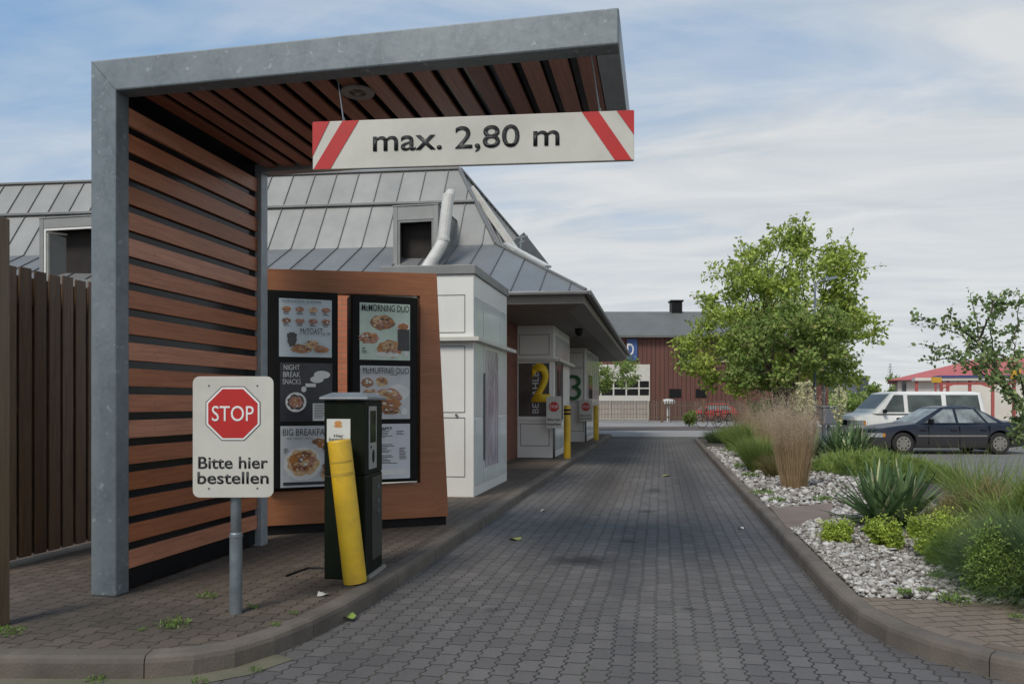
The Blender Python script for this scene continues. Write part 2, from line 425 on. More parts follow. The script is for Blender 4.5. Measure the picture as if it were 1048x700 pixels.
m_ = MB(); m_.add([(p[0], p[1], .004) for p in gl]+[(p[0], p[1], .004) for p in go[::-1]], [(i, i+1, 2*len(gl)-2-i, 2*len(gl)-1-i) for i in range(len(gl)-1)]); struct(m_.build('gutter_strip', GUT))
SIDE = paving('pavement_paving', (.120, .094, .074), (.078, .062, .050), (.014, .012, .010), (.05, .06, .016), mossy=.5, ang=R(0), tint=(.115, .09, .068),
              spots=[(-3.3, 4.2, .9, .4, (.04, .036, .026), .5)])
poly = [p for p in inL]+[(-30, 0), (-30, 33.2)]
poly = [(p[0], p[1], SW) for p in poly]
m_ = MB(); m_.add(poly, [tuple(range(len(poly)))]); struct(m_.build('pavement', SIDE))
TANP = paving('tan_block_paving', (.20, .155, .115), (.155, .12, .09), (.045, .038, .028), (.07, .075, .03), bw=.2, rh=.1, amp=0.0, ang=R(-20), mossy=.6, swap=False)
m_ = MB(); LL = [Vector(p) for p in inR if p[1] < 5.6 and p[0] < 6]
acc = []
for a, b_ in zip(LL[:-1], LL[1:]): acc.append((b_-a).length)
tot = sum(acc); q = 0.0
def along(d_):
    for (a, b_, l_) in zip(LL[:-1], LL[1:], acc):
        if d_ <= l_: return a+(b_-a)*(d_/l_), (b_-a).normalized()
        d_ -= l_
    return LL[-1], (LL[-1]-LL[-2]).normalized()
while q+.2 < tot:
    (A, t1), (B_, t2) = along(q+.004), along(q+.196)
    n1_, n2_ = Vector((-t1.y, t1.x)), Vector((-t2.y, t2.x))
    qs = [A+n1_*.006, B_+n2_*.006, B_+n2_*.105, A+n1_*.105]
    m_.hexa([(p.x, p.y, .05) for p in qs]+[(p.x, p.y, .124) for p in qs]); q += .2
struct(m_.build('edging_blocks', pm('edging_block', (.20, .155, .115), (.14, .11, .085), 3, .9, island=.2, bmp=.4, bscale=60)))
# planting bed soil, tan paving corner, slab, rear path
bedin = [p for p in inR if p[1] > 5.72]
bp = [(p[0], p[1], .095) for p in bedin]+[(5.4, 5.72, .095), (5.4, 31.9, .095)]
m_ = MB(); m_.add(bp, [tuple(range(len(bp)))]); struct(m_.build('planting_bed_soil', SOIL))
cp = [(p[0], p[1], .119) for p in inR if p[1] <= 5.72]+[(9, 5.72, .119), (bedin[-1][0], 5.72, .119)]
m_ = MB(); m_.add(cp, [tuple(range(len(cp)))]); struct(m_.build('corner_paving', TANP))
m_ = MB()
for i in range(7):
    m_.box(5.40, 6.0, 5.8+i*3.7, 5.8+i*3.7+3.69, -.01, .125)
struct(m_.build('bed_edge_path', SLAB, bevel=.01))
sa = [G(789, 520, .13), G(806, 541, .13), G(850, 532, .13), G(853, 514.5, .13)]
sv = [(p.x, p.y, .06) for p in sa]+[(p.x, p.y, .135) for p in sa]
m_ = MB(); m_.hexa(sv); tag(m_.build('stepping_slab', SLAB, bevel=.008), 'pinkish concrete slab lying across the gravel beside the right kerb', 'paving slab')
pk = MB(); pk.add([(6.0, 5.72, -.006), (70, 5.72, -.006), (70, 60, -.006), (6.0, 60, -.006)], [(0, 1, 2, 3)]); struct(pk.build('parking_lot', ASPH))
def strip(name, t0, t1, x0, x1, z, mat):
    m = MB(); ps = [LOC(t0, x0, z), LOC(t0, x1, z), LOC(t1, x1, z), LOC(t1, x0, z)]
    m.add(ps, [(0, 1, 2, 3)]); return struct(m.build(name, mat))
strip('crossing_road', 33, 41, -60, 45, -.012, FARP)
strip('brown_path', 41, 46.5, -60, 45, .006, pm('brown_paving', (.12, .09, .075), (.09, .07, .06), 1, .9))
strip('far_pavement', 46.5, 62, -60, 45, .010, FARP)

# ------------------------------------------------------------------ order canopy
XL, XR, YF, YB, ZT = -3.997, -.252, 4.67, 6.60, 3.942
cv = thing('order_canopy', 'galvanised steel canopy with brown plank wall and ceiling over the order point', 'canopy', (XL, YF, SW))
m_ = MB()
# mitred C-shaped front frame: vertical post and beam
pw, bw_, dp = .205, .229, .14
m_.add([(XL, YF, SW), (XL+pw, YF, SW), (XL+pw, YF, ZT-bw_), (XL, YF, ZT), (XL, YF+dp, SW), (XL+pw, YF+dp, SW), (XL+pw, YF+dp, ZT-bw_), (XL, YF+dp, ZT)],
       [(0, 1, 2, 3), (7, 6, 5, 4), (0, 4, 5, 1), (1, 5, 6, 2), (0, 3, 7, 4)])
m_.build('front_post', GALV, cv, bevel=.012)
m_ = MB()
m_.add([(XL+.003, YF, ZT), (XL+pw+.003, YF, ZT-bw_), (XR, YF, ZT-bw_), (XR, YF, ZT), (XL+.003, YF+dp, ZT), (XL+pw+.003, YF+dp, ZT-bw_), (XR, YF+dp, ZT-bw_), (XR, YF+dp, ZT)],
       [(0, 1, 2, 3), (7, 6, 5, 4), (1, 5, 6, 2), (2, 6, 7, 3), (3, 7, 4, 0)])
m_.build('front_beam', GALV, cv, bevel=.012)
m_ = MB(); m_.box(XR-.15, XR, YF+dp+.002, YB, ZT-bw_+.003, ZT-.003); m_.build('side_beam', GALVDARK, cv, bevel=.006)
m_ = MB(); m_.box(XL, XR, YB, YB+.12, ZT-bw_, ZT); m_.build('rear_beam', GALVDARK, cv, bevel=.006)
m_ = MB(); m_.box(XL, XL+.232, YB, YB+.12, SW, ZT-bw_-.002); m_.build('rear_post', GALVDARK, cv, bevel=.006)
m_ = MB(); m_.box(XL+.02, XR-.152, YF+dp+.002, YB-.002, ZT-.04, ZT-.01); m_.build('roof_sheet', STEEL, cv)
# wall backing and planks
xi = XL+pw-.012
m_ = MB(); m_.box(XL+.05, xi-.028, YF+dp+.002, YB-.002, SW+.02, ZT-.05); m_.build('wall_backing', BLACKGL, cv)
m_ = MB(); z = SW+.17; k = 0
while z+.131 < ZT-bw_-.02:
    y0, y1 = YF+dp+.006, YB-.006
    m_.box(xi-.028, xi, y0, y1, z, z+.131)
    for fy in (.16, .5, .84):
        yy = y0+(y1-y0)*fy
        m_.tube([(xi-.001, yy, z+.061), (xi+.003, yy, z+.061)], .007, 6, 1)
    z += .190; k += 1
m_.build('wall_planks', [PLANKY, SEAM], cv, bevel=.003, seg=1)
m_ = MB(); m_.box(xi-.026, XR-.152, YF+dp+.003, YB-.003, ZT-.155, ZT-.05); m_.build('ceiling_backing', BLACKGL, cv)
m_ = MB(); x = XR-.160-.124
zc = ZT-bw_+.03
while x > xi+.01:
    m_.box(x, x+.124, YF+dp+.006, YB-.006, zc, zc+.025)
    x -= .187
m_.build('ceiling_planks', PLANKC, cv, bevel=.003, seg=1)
lc = C(366, 94, (zc-EYE)*FP/(HY-94)); m_ = MB()
n = 28; prof = [(.062, .002), (.118, 0), (.122, .012), (.06, .014)]
for k in range(n):
    a0, a1 = 2*math.pi*k/n, 2*math.pi*(k+1)/n
    for (r0, h0), (r1, h1) in zip(prof, prof[1:]+prof[:1]):
        m_.add([(lc.x+r*math.cos(a), lc.y+r*math.sin(a), zc-.014+h) for r, h, a in ((r0, h0, a0), (r1, h1, a0), (r1, h1, a1), (r0, h0, a1))], [(0, 1, 2, 3)])
for a in (0, 2.1, 4.2): m_.bar((lc.x, lc.y, zc-.006), (lc.x+.07*math.cos(a), lc.y+.07*math.sin(a), zc-.006), .012, .01)
m_.tube([(lc.x, lc.y, zc-.02), (lc.x, lc.y, zc)], .022, 12)
m_.build('ceiling_lamp', pm('lamp_ring', (.25, .24, .22), (.2, .19, .18), 5, .5), cv, smooth=False)

# ------------------------------------------------------------------ clearance sign
pl = C(320, 174, 5.05); pr = C(649, 164, 4.845); zb, zt = pl.z, pl.z+.323
d = Vector((pr.x-pl.x, pr.y-pl.y, 0)); Wd = d.length; az = math.atan2(d.y, d.x)
cs = thing('clearance_sign', 'long white height limit sign reading max. 2,80 m hanging from the canopy', 'sign', (pl.x, pl.y, zb), az)
m_ = MB(); m_.box(0, Wd, 0, .033, 0, .323); m_.build('sign_board', SIGNW, cs, world=False, bevel=.004)
def par(mb, pts, y=-.0035): mb.prism([(p[0]*Wd, p[1]*.323) for p in pts], 'y', y, y+.003)
for pts in ([(.0, .28), (.0, .965), (.003, .995), (.055, .995)], [(.003, .005), (.057, .005), (.149, .995), (.097, .995)],
            [(.843, .995), (.893, .995), (.993, .005), (.943, .005)], [(.948, .995), (.998, .995), (1.0, .965), (1.0, .50)]):
    m_ = MB(); par(m_, pts); m_.build('red_stripe', RED, cs, world=False)
text('max. 2,80 m', SIGNBK, cs, ((387+578)/2/1048*0+Wd*((482.5-320)/329)*1.0-.02, -.004, .323*.53), (1, 0, 0), (0, 0, 1), Wd*191/329, .172, bold=.007)
# hanger rods
inv = Matrix.Translation(cs.location) @ Matrix.Rotation(az, 4, 'Z'); inv = inv.inverted()
for (bx, by), (tx, ty) in (((352, 126), (345, 76)), ((614, 117), (604, 49))):
    b_ = inv @ C(bx, by, 5.05 if bx < 500 else 4.86); b_.z = .318; b_.y = .018
    t_ = inv @ C(tx, ty, (zc-EYE)*FP/(HY-ty)); t_.z = zc-zb
    m_ = MB(); m_.tube([t_, t_+(b_-t_)*.5, b_], [.004, .004, .006], 6); m_.tube([t_+Vector((0, 0, .0)), t_-Vector((0, 0, .015))], .012, 8)
    m_.tube([b_-Vector((0, 0, .0)), b_+Vector((0, 0, .03))], .009, 8)
    m_.build('hanger_rod', STEEL, cs, world=False)

# ------------------------------------------------------------------ menu boards
PR_ = G(459, 537, SW); PL_ = G(262, 549, SW); d = PR_-PL_; az = math.atan2(d.y, d.x)
mr = thing('menu_board_wall', 'brown framed drive-through menu wall with two tall dark display cabinets', 'menu board', PR_, az)
iv = (Matrix.Translation(mr.location) @ Matrix.Rotation(az, 4, 'Z')).inverted()
nrm = Matrix.Rotation(az, 4, 'Z') @ Vector((0, 1, 0))
def onp(px, py, off=0.):                    # pixel -> local coordinates on the panel plane (front face y=0)
    u = (px-524)/FP; dirv = Vector((u*C_-S_, u*S_+C_, (HY-py)/FP)); o = Vector((0, 0, EYE))
    p0 = PR_+nrm*off; t = (p0-o).dot(nrm)/dirv.dot(nrm)
    return iv @ (o+dirv*t)
def quadprism(mb, pts, y0, y1, m=0): mb.prism([(p.x, p.z) for p in pts], 'y', y0, y1, m)
tl, tr, brr, bl = onp(262, 275), onp(447, 280), onp(459, 528), onp(262, 539)
itl, itr, ibr, ibl = onp(268, 298), onp(430, 303), onp(430, 494), onp(268, 504)
ex = Vector((-.10, 0, 0))
for nm, pts in (('top_band', [tl+ex, itl+ex, itl, itr, tr]), ('right_band', [itr, ibr, brr, tr]), ('bottom_band', [ibr, ibl, ibl+ex, bl+ex, brr]), ('left_band', [tl+ex*.2, itl+ex*.2, ibl+ex*.2, bl+ex*.2])):
    if nm == 'left_band':
        pts = [itl+ex, itl, ibl, ibl+ex]; pts[0].z -= .003; pts[1].z -= .003; pts[2].z += .003; pts[3].z += .003
    m_ = MB(); quadprism(m_, pts, 0, .16); m_.build(nm, PANELW, mr, world=False, bevel=.003)
m_ = MB(); m_.box(bl.x-.1, -.02, .03, .14, 0, brr.z+.002); m_.build('plinth', BLACK, mr, world=False)
CAB = DKGREEN
def cabinet(a, b_, c_, d_, posters, lab):
    # a=tl b=tr c=br d=bl pixel corners
    A, B, Cc, D = onp(*a), onp(*b_), onp(*c_), onp(*d_)
    x0, x1 = A.x, B.x; z0, z1 = (Cc.z+D.z)/2, (A.z+B.z)/2
    m = MB(); m.box(x0, x1, -.07, .20, z0, z1)
    o = m.build('display_cabinet', CAB, mr, world=False, bevel=.012); tag(o, lab)
    m = MB(); m.box(x0+.02, x1-.02, -.078, -.071, z0+.02, z1-.02); m.build('door_frame', BLACK, o, world=False, bevel=.003)
    return o, x0, x1, z0, z1
FOODS = {}
def foodmat(n, a, b2, sc_=22): 
    FOODS[n] = pm(n, a, b2, sc_*1.8, .28); return FOODS[n]
F_OR = foodmat('print_orange_food', (.70, .32, .09), (.30, .09, .03)); F_BR = foodmat('print_brown_food', (.48, .22, .10), (.12, .05, .03))
F_CR = foodmat('print_cream_food', (.80, .62, .38), (.55, .30, .12)); F_PK = foodmat('print_pink_food', (.62, .33, .25), (.32, .12, .08))
F_PL = foodmat('print_plate', (.82, .82, .78), (.7, .7, .66), 6); F_DK = foodmat('print_dark', (.03, .03, .035), (.06, .055, .06), 14)
P_BLUE = foodmat('print_pale_blue', (.62, .70, .74), (.48, .56, .60), 5); P_MINT = foodmat('print_mint', (.66, .78, .66), (.52, .66, .56), 5)
P_GREY = foodmat('print_pale_grey', (.66, .67, .67), (.54, .56, .58), 5); P_BLACK = foodmat('print_night', (.035, .037, .05), (.018, .018, .024), 3)
P_WHITE = foodmat('print_white', (.70, .72, .75), (.64, .66, .70), 5)
PCOL = [F_OR, F_BR, F_CR, F_PK, F_PL, F_DK, SIGNBK, SIGNWT, P_WHITE]
def poster(cab, px0, py0, px1, py1, bg, items, words, name='poster'):
    A, B = onp(px0, py0, -.079), onp(px1, py1, -.079)
    x0, x1, z1, z0 = A.x, B.x, A.z, B.z; w, h = x1-x0, z1-z0
    m = MB(); m.box(x0, x1, -.083, -.0785, z0, z1, 0); y = -.0845
    extra = []
    for it_ in items:
        if it_[0] == 'd' and 1 <= it_[5] <= 4 and it_[3] > .08:
            for _ in range(11):
                a_ = random.uniform(0, 6.28); q_ = random.uniform(0, .8)
                extra.append(('d', it_[1]+it_[3]*q_*math.cos(a_), it_[2]+it_[4]*q_*math.sin(a_), it_[3]*random.uniform(.08, .26), it_[4]*random.uniform(.08, .28), random.choice((1, 1, 2, 2, 3, 3, 4, 6, 5) if it_[5] != 5 else (5,))))
    for it in items+extra:
        kind, cx, cy, rx, ry, mi = it; y -= .00035
        X, Z = x0+cx*w, z0+cy*h
        if kind == 'd':
            n = 18; ph = random.random()*6
            vs = [(X+rx*w*math.cos(2*math.pi*k/n)*(1+.12*math.sin(3*k+ph)*(mi != 5)), y, Z+ry*h*math.sin(2*math.pi*k/n)*(1+.12*math.sin(2*k+ph)*(mi != 5))) for k in range(n)]
            m.add(vs, [tuple(range(n))], mi)
        elif kind == 'r': m.add([(X-rx*w, y, Z-ry*h), (X+rx*w, y, Z-ry*h), (X+rx*w, y, Z+ry*h), (X-rx*w, y, Z+ry*h)], [(0, 1, 2, 3)], mi)
        elif kind == 'l':                    # lines of small print
            for k in range(int(cy*0+ry)):
                zz = z0+(cy-k*.028)*h; ww = rx*w*random.uniform(.5, 1)
                m.add([(X, y, zz), (X+ww, y, zz), (X+ww, y, zz+.011*h), (X, y, zz+.011*h)], [(0, 1, 2, 3)], mi)
    o = m.build(name, [bg]+PCOL, cab, world=False)
    for (s_, cx, cy, ww, hh, mt, bo) in words:
        text(s_, mt, cab, (x0+cx*w, y-.002, z0+cy*h), (1, 0, 0), (0, 0, 1), ww*w, hh*h, bold=bo, thick=.0012)
    return o
random.seed(11)
cabL, *_ = cabinet((272.5, 298), (345, 300), (345, 497), (272.5, 503), None, 'left display cabinet with three posters')
cabR, *_ = cabinet((358, 303), (426, 305), (426, 490), (358, 496), None, 'right display cabinet with three posters')
it = []
for r_ in range(2):
    for k in range(4): it += [('d', .14+.25*k, .82-.2*r_, .085, .045, 4 if k % 2 else 1+(k+r_) % 4), ('l', .08+.25*k, .76-.2*r_, .13, 2, 7)]
it += [('d', .24, .30, .085, .13, 6), ('r', .24, .37, .09, .03, 6), ('d', .42, .13, .2, .06, 1), ('d', .38, .17, .12, .05, 2), ('d', .62, .22, .13, .07, 3), ('d', .80, .13, .15, .05, 1), ('d', .78, .17, .10, .035, 4)]
poster(cabL, 285.5, 305, 339.5, 366, P_BLUE, it, [('McFRÜHSTÜCK AUSWAHL', .42, .95, .74, .05, SIGNBK, .0), ('McTOAST', .60, .44, .42, .10, SIGNBK, 0), ('ab 1.99', .88, .40, .14, .05, SIGNBK, .0)])
it = [('d', .30, .33, .20, .17, 5), ('d', .30, .33, .16, .13, 6), ('d', .30, .33, .13, .10, 4), ('d', .45, .55, .05, .05, 5), ('r', .58, .62, .1, .03, 5), ('d', .80, .80, .16, .07, 5), ('d', .70, .72, .13, .06, 5), ('r', .80, .16, .18, .15, 8)]
it += [('l', .65, .28, .3, 9, 7)]
poster(cabL, 286.5, 371, 340, 431, P_BLACK, it, [('NIGHT', .22, .92, .30, .09, SIGNWT, 0), ('BREAK', .22, .80, .32, .09, SIGNWT, 0), ('SNACKS', .22, .68, .34, .09, SIGNWT, 0)])
it = [('d', .42, .38, .36, .27, 5), ('d', .42, .40, .30, .22, 3), ('d', .36, .45, .2, .11, 1), ('d', .45, .52, .14, .06, 2), ('d', .50, .33, .15, .1, 3), ('d', .30, .34, .1, .08, 1), ('d', .72, .74, .13, .05, 2), ('d', .82, .68, .13, .05, 1), ('d', .90, .62, .1, .07, 2),
      ('d', .92, .30, .13, .13, 2), ('d', .88, .20, .12, .1, 3), ('r', .5, .06, .45, .025, 6), ('l', .06, .62, .1, 3, 7)]
poster(cabL, 287, 436, 333+8, 497, P_GREY, it, [('BIG BREAKFAST', .5, .90, .92, .11, SIGNBK, 0), ('EIER · RÖSTI · SPECK', .36, .80, .5, .03, SIGNBK, 0)])
it = [('d', .44, .66, .24, .13, 2), ('d', .42, .70, .17, .08, 3), ('d', .18, .38, .20, .10, 4), ('d', .20, .42, .14, .06, 1), ('d', .60, .20, .26, .15, 1), ('d', .60, .24, .16, .09, 3), ('d', .55, .10, .24, .05, 5), ('d', .86, .60, .14, .08, 5), ('d', .86, .60, .11, .06, 1), ('r', .87, .36, .12, .19, 6),
      ('d', .92, .12, .05, .05, 5), ('l', .05, .20, .1, 4, 7)]
poster(cabR, 368, 309.5, 419.5, 369, P_MINT, it, [('McMORNING DUO', .5, .91, .94, .12, SIGNBK, .01)])
it = [('d', .14, .68, .12, .09, 2), ('d', .43, .70, .12, .09, 3), ('d', .42, .74, .10, .04, 1), ('d', .76, .50, .22, .16, 5), ('d', .20, .46, .16, .10, 1), ('d', .22, .50, .12, .05, 3), ('d', .56, .42, .26, .16, 4), ('d', .54, .46, .20, .09, 3), ('d', .56, .28, .27, .09, 1), ('d', .60, .16, .20, .07, 2), ('d', .88, .14, .07, .07, 5), ('l', .6, .83, .2, 1, 7), ('d', .14, .24, .13, .1, 3)]
poster(cabR, 368.5, 374, 419.5, 428.5, P_GREY, it, [('McMUFFIN® DUO', .5, .91, .92, .12, SIGNBK, 0)])
it = [('l', .30, .86, .35, 5, 7), ('l', .72, .86, .2, 3, 7), ('l', .30, .62, .4, 6, 7), ('l', .30, .42, .45, 6, 7), ('l', .05, .80, .12, 14, 7), ('l', .78, .55, .15, 8, 7), ('r', .5, .12, .42, .05, 5), ('r', .3, .9, .2, .01, 7)]
poster(cabR, 369, 434, 419.5, 489, P_WHITE, it, [('GETRÄNKE', .38, .93, .5, .05, SIGNBK, .01)])

# ------------------------------------------------------------------ order terminal
ot = thing('order_terminal', 'dark green order pillar with grey cap behind the leaning yellow bollard', 'order terminal', (-2.585, 5.47, SW), R(4))
W_, D_, H_ = .335, .44, 1.40
m_ = MB(); m_.box(0, W_, 0, D_, 0, H_*.58); m_.build('lower_body', DKGREEN, ot, world=False, bevel=.01)
m_ = MB(); m_.box(0, W_, 0, D_, H_*.58+.002, H_); m_.build('upper_body', DKGREEN, ot, world=False, bevel=.008)
m_ = MB(); m_.box(W_-.004, W_+.006, .16, D_-.02, .12, H_*.56); m_.build('access_door', pm('olive_enamel', (.035, .040, .028), (.028, .032, .022), 4, .3), ot, world=False, bevel=.004)
for zz in (.70, .58, .50):
    m_ = MB(); m_.tube([(W_+.004, .30, zz), (W_+.014, .30, zz)], .016, 10); m_.build('door_lock', STEEL, ot, world=False)
m_ = MB(); m_.box(W_+.001, W_+.010, .07, .26, H_*.61, H_*.965); m_.build('speaker_panel', pm('brushed_panel', (.42, .42, .40), (.34, .34, .33), 12, .35, .3), ot, world=False, bevel=.003)
m_ = MB(); m_.box(W_+.0105, W_+.014, .09, .225, H_*.76, H_*.94); m_.build('display', GLASS, ot, world=False)
m_ = MB(); m_.disc((W_+.0105, .17, H_*.68), .035, 16, 'x', rz=.055); m_.build('speaker_slot', BLACK, ot, world=False)
m_ = MB(); m_.tube([(W_+.0105, .11, H_*.735), (W_+.013, .11, H_*.735)], .012, 10); m_.build('call_button', BLACK, ot, world=False)
m_ = MB(); cap = [(-.03, -.03, H_+.002), (W_+.03, -.03, H_+.002), (W_+.03, D_+.02, H_+.002), (-.03, D_+.02, H_+.002)]
top = [(.05, .05, H_+.06), (W_-.05, .05, H_+.06), (W_-.05, D_-.05, H_+.06), (.05, D_-.05, H_+.06)]
m_.hexa([(x, y, z) for x, y, z in cap]+[(x, y, z+.02) for x, y, z in cap]); m_.hexa([(x, y, z+.0205) for x, y, z in cap]+top)
m_.build('cap', pm('grey_cap', (.24, .27, .29), (.19, .21, .23), 6, .45, .2), ot, world=False, bevel=.006)
m_ = MB(); m_.box(.025, .215, -.004, -.0005, H_*.765, H_*.895); st = m_.build('sticker', pm('sticker_white', (.66, .68, .63), (.6, .62, .58), 8, .4), ot, world=False)
text('Hier\nbestellen', SIGNBK, st, (.12, -.006, H_*.792), (1, 0, 0), (0, 0, 1), .15, .05, bold=.0)
m_ = MB()
for k in range(9):
    a = math.pi*k/8
m_.disc((.117, -.0055, H_*.872), .030, 14, 'y', rz=.018); m_.disc((.117, -.0052, H_*.855), .036, 14, 'y', rz=.012); m_.build('sticker_picture', pm('sticker_print', (.55, .16, .05), (.5, .35, .1), 30, .5), st, world=False)
m_ = MB(); m_.box(.01, W_+.025, .03, D_+.03, -.004, .025); m_.build('foot_plate', CONCR, ot, world=False)

# ------------------------------------------------------------------ bollards
def bollard(loc, r, h, bands, lean, label, ang=0):
    t = thing('bollard', label, 'bollard', loc, 0, 'yellow steel bollards along the left kerb'); t.rotation_euler = lean
    m = MB(); n = 28
    prof = [(r, 0.0), (r, h-.015), (r*.97, h-.005), (r*.9, h), (0.001, h+.002)]
    vs = []; fs = []
    for rr, z in prof:
        for k in range(n): vs.append((rr*math.cos(2*math.pi*k/n), rr*math.sin(2*math.pi*k/n), z))
    for i in range(len(prof)-1):
        for k in range(n): fs.append((i*n+k, i*n+(k+1) % n, (i+1)*n+(k+1) % n, (i+1)*n+k))
    m.add(vs, fs); m.build('post', YEL, t, world=False, smooth=True)
    for zz in bands:
        m = MB(); m.tube([(0, 0, zz), (0, 0, zz+.05)], r+.003, 24, cap=True); m.build('black_band', BLACK, t, world=False, smooth=False)
    return t
p = G(363.5, 597, SW); b1 = bollard((p.x, p.y, SW+.012), .088, 1.09, [], (R(2.5), R(-5.8), 0), 'thick yellow bollard leaning against the dark order pillar')
m_ = MB(); m_.tube([(0, 0, -.02), (0, 0, .001)], .07, 20); m_.build('base_stub', BLACK, b1, world=False)
m_ = MB(); m_.tube([(0, 0, .82), (0, 0, .845)], .0892, 28, cap=False); m_.tube([(0, 0, .92), (0, 0, .935)], .0892, 28, cap=False); m_.build('worn_tape', pm('worn_tape_yellow', (.42, .27, .03), (.55, .37, .04), 8, .6), b1, world=False, smooth=True)
p = G(580.5, 469, SW); bollard((p.x, p.y, SW), .085, 1.31, [1.08, 1.17], (0, 0, 0), 'upright yellow bollard with black bands beside the pay window')
p = G(610, 450.5, SW); bollard((p.x, p.y, SW), .095, 1.27, [], (0, 0, 0), 'upright plain yellow bollard beside the third booth')

# ------------------------------------------------------------------ stop signs
def rrect(w, z0, z1, r, n=6):
    pts = []
    for cx, cz, a0 in ((w/2-r, z1-r, 0), (-w/2+r, z1-r, 90), (-w/2+r, z0+r, 180), (w/2-r, z0+r, 270)):
        for k in range(n+1):
            a = R(a0+90*k/n); pts.append((cx+r*math.cos(a), cz+r*math.sin(a)))
    return pts
def octo(cz, r): return [(r*math.cos(R(22.5+45*k))/math.cos(R(22.5)), cz+r*math.sin(R(22.5+45*k))/math.cos(R(22.5))) for k in range(8)]
def stopsign(loc, rz, w, zb, zt, label, l1, l2, oct_c, oct_r, txtz, pr=.034, sleeve=True, wf=(.84, .90), lh=.085):
    t = thing('stop_sign', label, 'sign', loc, rz, 'stop signs along the lane')
    m = MB(); m.tube([(0, 0, 0), (0, 0, zt-.06)], pr*.84, 18); m.build('pole', STEEL, t, world=False, smooth=True)
    if sleeve:
        m = MB(); m.tube([(0, 0, 0), (0, 0, .52), (0, 0, .53)], [pr, pr, pr*.88], 18); m.tube([(0, 0, .50), (0, 0, .512)], pr*1.12, 18); m.build('ground_sleeve', STEEL, t, world=False, smooth=False)
    yf = -pr-.014
    m = MB(); m.prism(rrect(w, zb, zt, w*.085), 'y', yf, yf+.008); pt = m.build('plate', SIGNW, t, world=False, bevel=.0015)
    m = MB(); m.prism(octo(oct_c, oct_r), 'y', yf-.0015, yf-.0003); m.build('octagon_outline', SIGNBK, pt, world=False)
    m = MB(); m.prism(octo(oct_c, oct_r*.97), 'y', yf-.003, yf-.0017); m.build('octagon_rim', SIGNWT, pt, world=False)
    m = MB(); m.prism(octo(oct_c, oct_r*.90), 'y', yf-.0045, yf-.0032); m.build('octagon', RED, pt, world=False)
    text('STOP', SIGNWT, pt, (0, yf-.006, oct_c), (1, 0, 0), (0, 0, 1), oct_r*1.52, oct_r*.56, bold=.0)
    text(l1, SIGNBK, pt, (0, yf-.0022, txtz[0]), (1, 0, 0), (0, 0, 1), w*wf[0], lh, bold=.011)
    text(l2, SIGNBK, pt, (0, yf-.0022, txtz[1]), (1, 0, 0), (0, 0, 1), w*wf[1], lh, bold=.011)
    for sx in (-.3, .3):
        for zz in (zt-.06, zb+.06): m = MB(); m.tube([(sx*w, yf-.003, zz), (sx*w, yf, zz)], .006*w/.5, 8); m.build('screw', SEAM, pt, world=False)
    for zz in (zt-.2, zb+.15):
        m = MB(); m.tube([(0, 0, zz), (0, 0, zz+.03)], pr*1.02, 16); m.box(-.05, .05, yf+.009, -pr*.7, zz, zz+.03); m.build('bracket', STEEL, t, world=False)
    return t
p = G(241.5, 627, SW); k = 4.92/FP
def zz_(py): return EYE+(HY-py)*k-SW
stopsign((p.x, p.y, SW), TH+R(1.5), 81*k, zz_(508), zz_(385.5), 'nearest white stop sign reading Bitte hier bestellen on a grey pole', 'Bitte hier', 'bestellen', zz_(423), 27.5*k, (zz_(472)-.004, zz_(488)), pr=.040, wf=(.86, .88), lh=.078)
for (bx, by, x0, x1, y0, y1, lab, a, b_) in ((567, 469.5, 558.5, 574, 405.5, 438, 'white stop sign reading Bitte hier bezahlen beside the pay window bollard', 'Bitte hier', 'bezahlen'),
                                            (599.5, 452.5, 593, 606, 409, 431, 'farthest small white stop sign in front of the third booth', 'Bitte hier', 'abholen')):
    p = G(bx, by, SW); t = (EYE-SW)*FP/(by-HY); k = t/FP
    z0, z1 = EYE+(HY-y1)*k-SW, EYE+(HY-y0)*k-SW; hh = z1-z0
    stopsign((p.x, p.y, SW), TH*.5, (x1-x0)*k, z0, z1, lab, a, b_, z1-hh*.33, (x1-x0)*k*.36, (z0+hh*.27, z0+hh*.13), sleeve=False, lh=hh*.085)

# ------------------------------------------------------------------ restaurant building
SKW = .085; XK = -2.67
def sk(x, y): return y+SKW*(x-XK)
B = thing('restaurant_building', 'drive-through restaurant with grey zinc mansard roof, brick walls and white service booths', 'building', (-3.6, 16.2, SW))
def poly3(mb, pts, m=0): mb.add(pts, [tuple(range(len(pts)))], m)
# brick walls
WX = -3.53
m_ = MB()
m_.add([(WX, 15.6, SW), (WX, 36, SW), (WX, 36, 3.5), (WX, 15.6, 3.5)], [(0, 1, 2, 3)])
m_.add([(-26, sk(-26, 16.2), SW), (WX, 16.1, SW), (WX, 16.1, 3.8), (-26, sk(-26, 16.2), 3.8)], [(0, 1, 2, 3)])
m_.add([(WX, 36, SW), (-16, 36, SW), (-16, 36, 3.5), (WX, 36, 3.5)], [(0, 1, 2, 3)])
m_.build('side_wall', BRICKD, B)
m_ = MB()
ay = lambda x: sk(x, 11.2)
m_.hexa([(-9.5, ay(-9.5), SW), (-4.05, ay(-4.05), SW), (-4.05, 16.0, SW), (-9.5, 15.4, SW), (-9.5, ay(-9.5), 3.36), (-4.05, ay(-4.05), 3.36), (-4.05, 16.0, 3.36), (-9.5, 15.4, 3.36)])
m_.build('annex_wall', BRICK, B)
m_ = MB()
m_.hexa([(-9.6, ay(-9.6)-.06, 3.362), (-4.05, ay(-4.05)-.06, 3.362), (-4.05, 15.9, 3.362), (-9.6, 15.4, 3.362), (-9.6, ay(-9.6)-.06, 3.50), (-4.05, ay(-4.05)-.06, 3.50), (-4.05, 15.9, 3.50), (-9.6, 15.4, 3.50)])
m_.build('annex_flashing', FLASH, B)
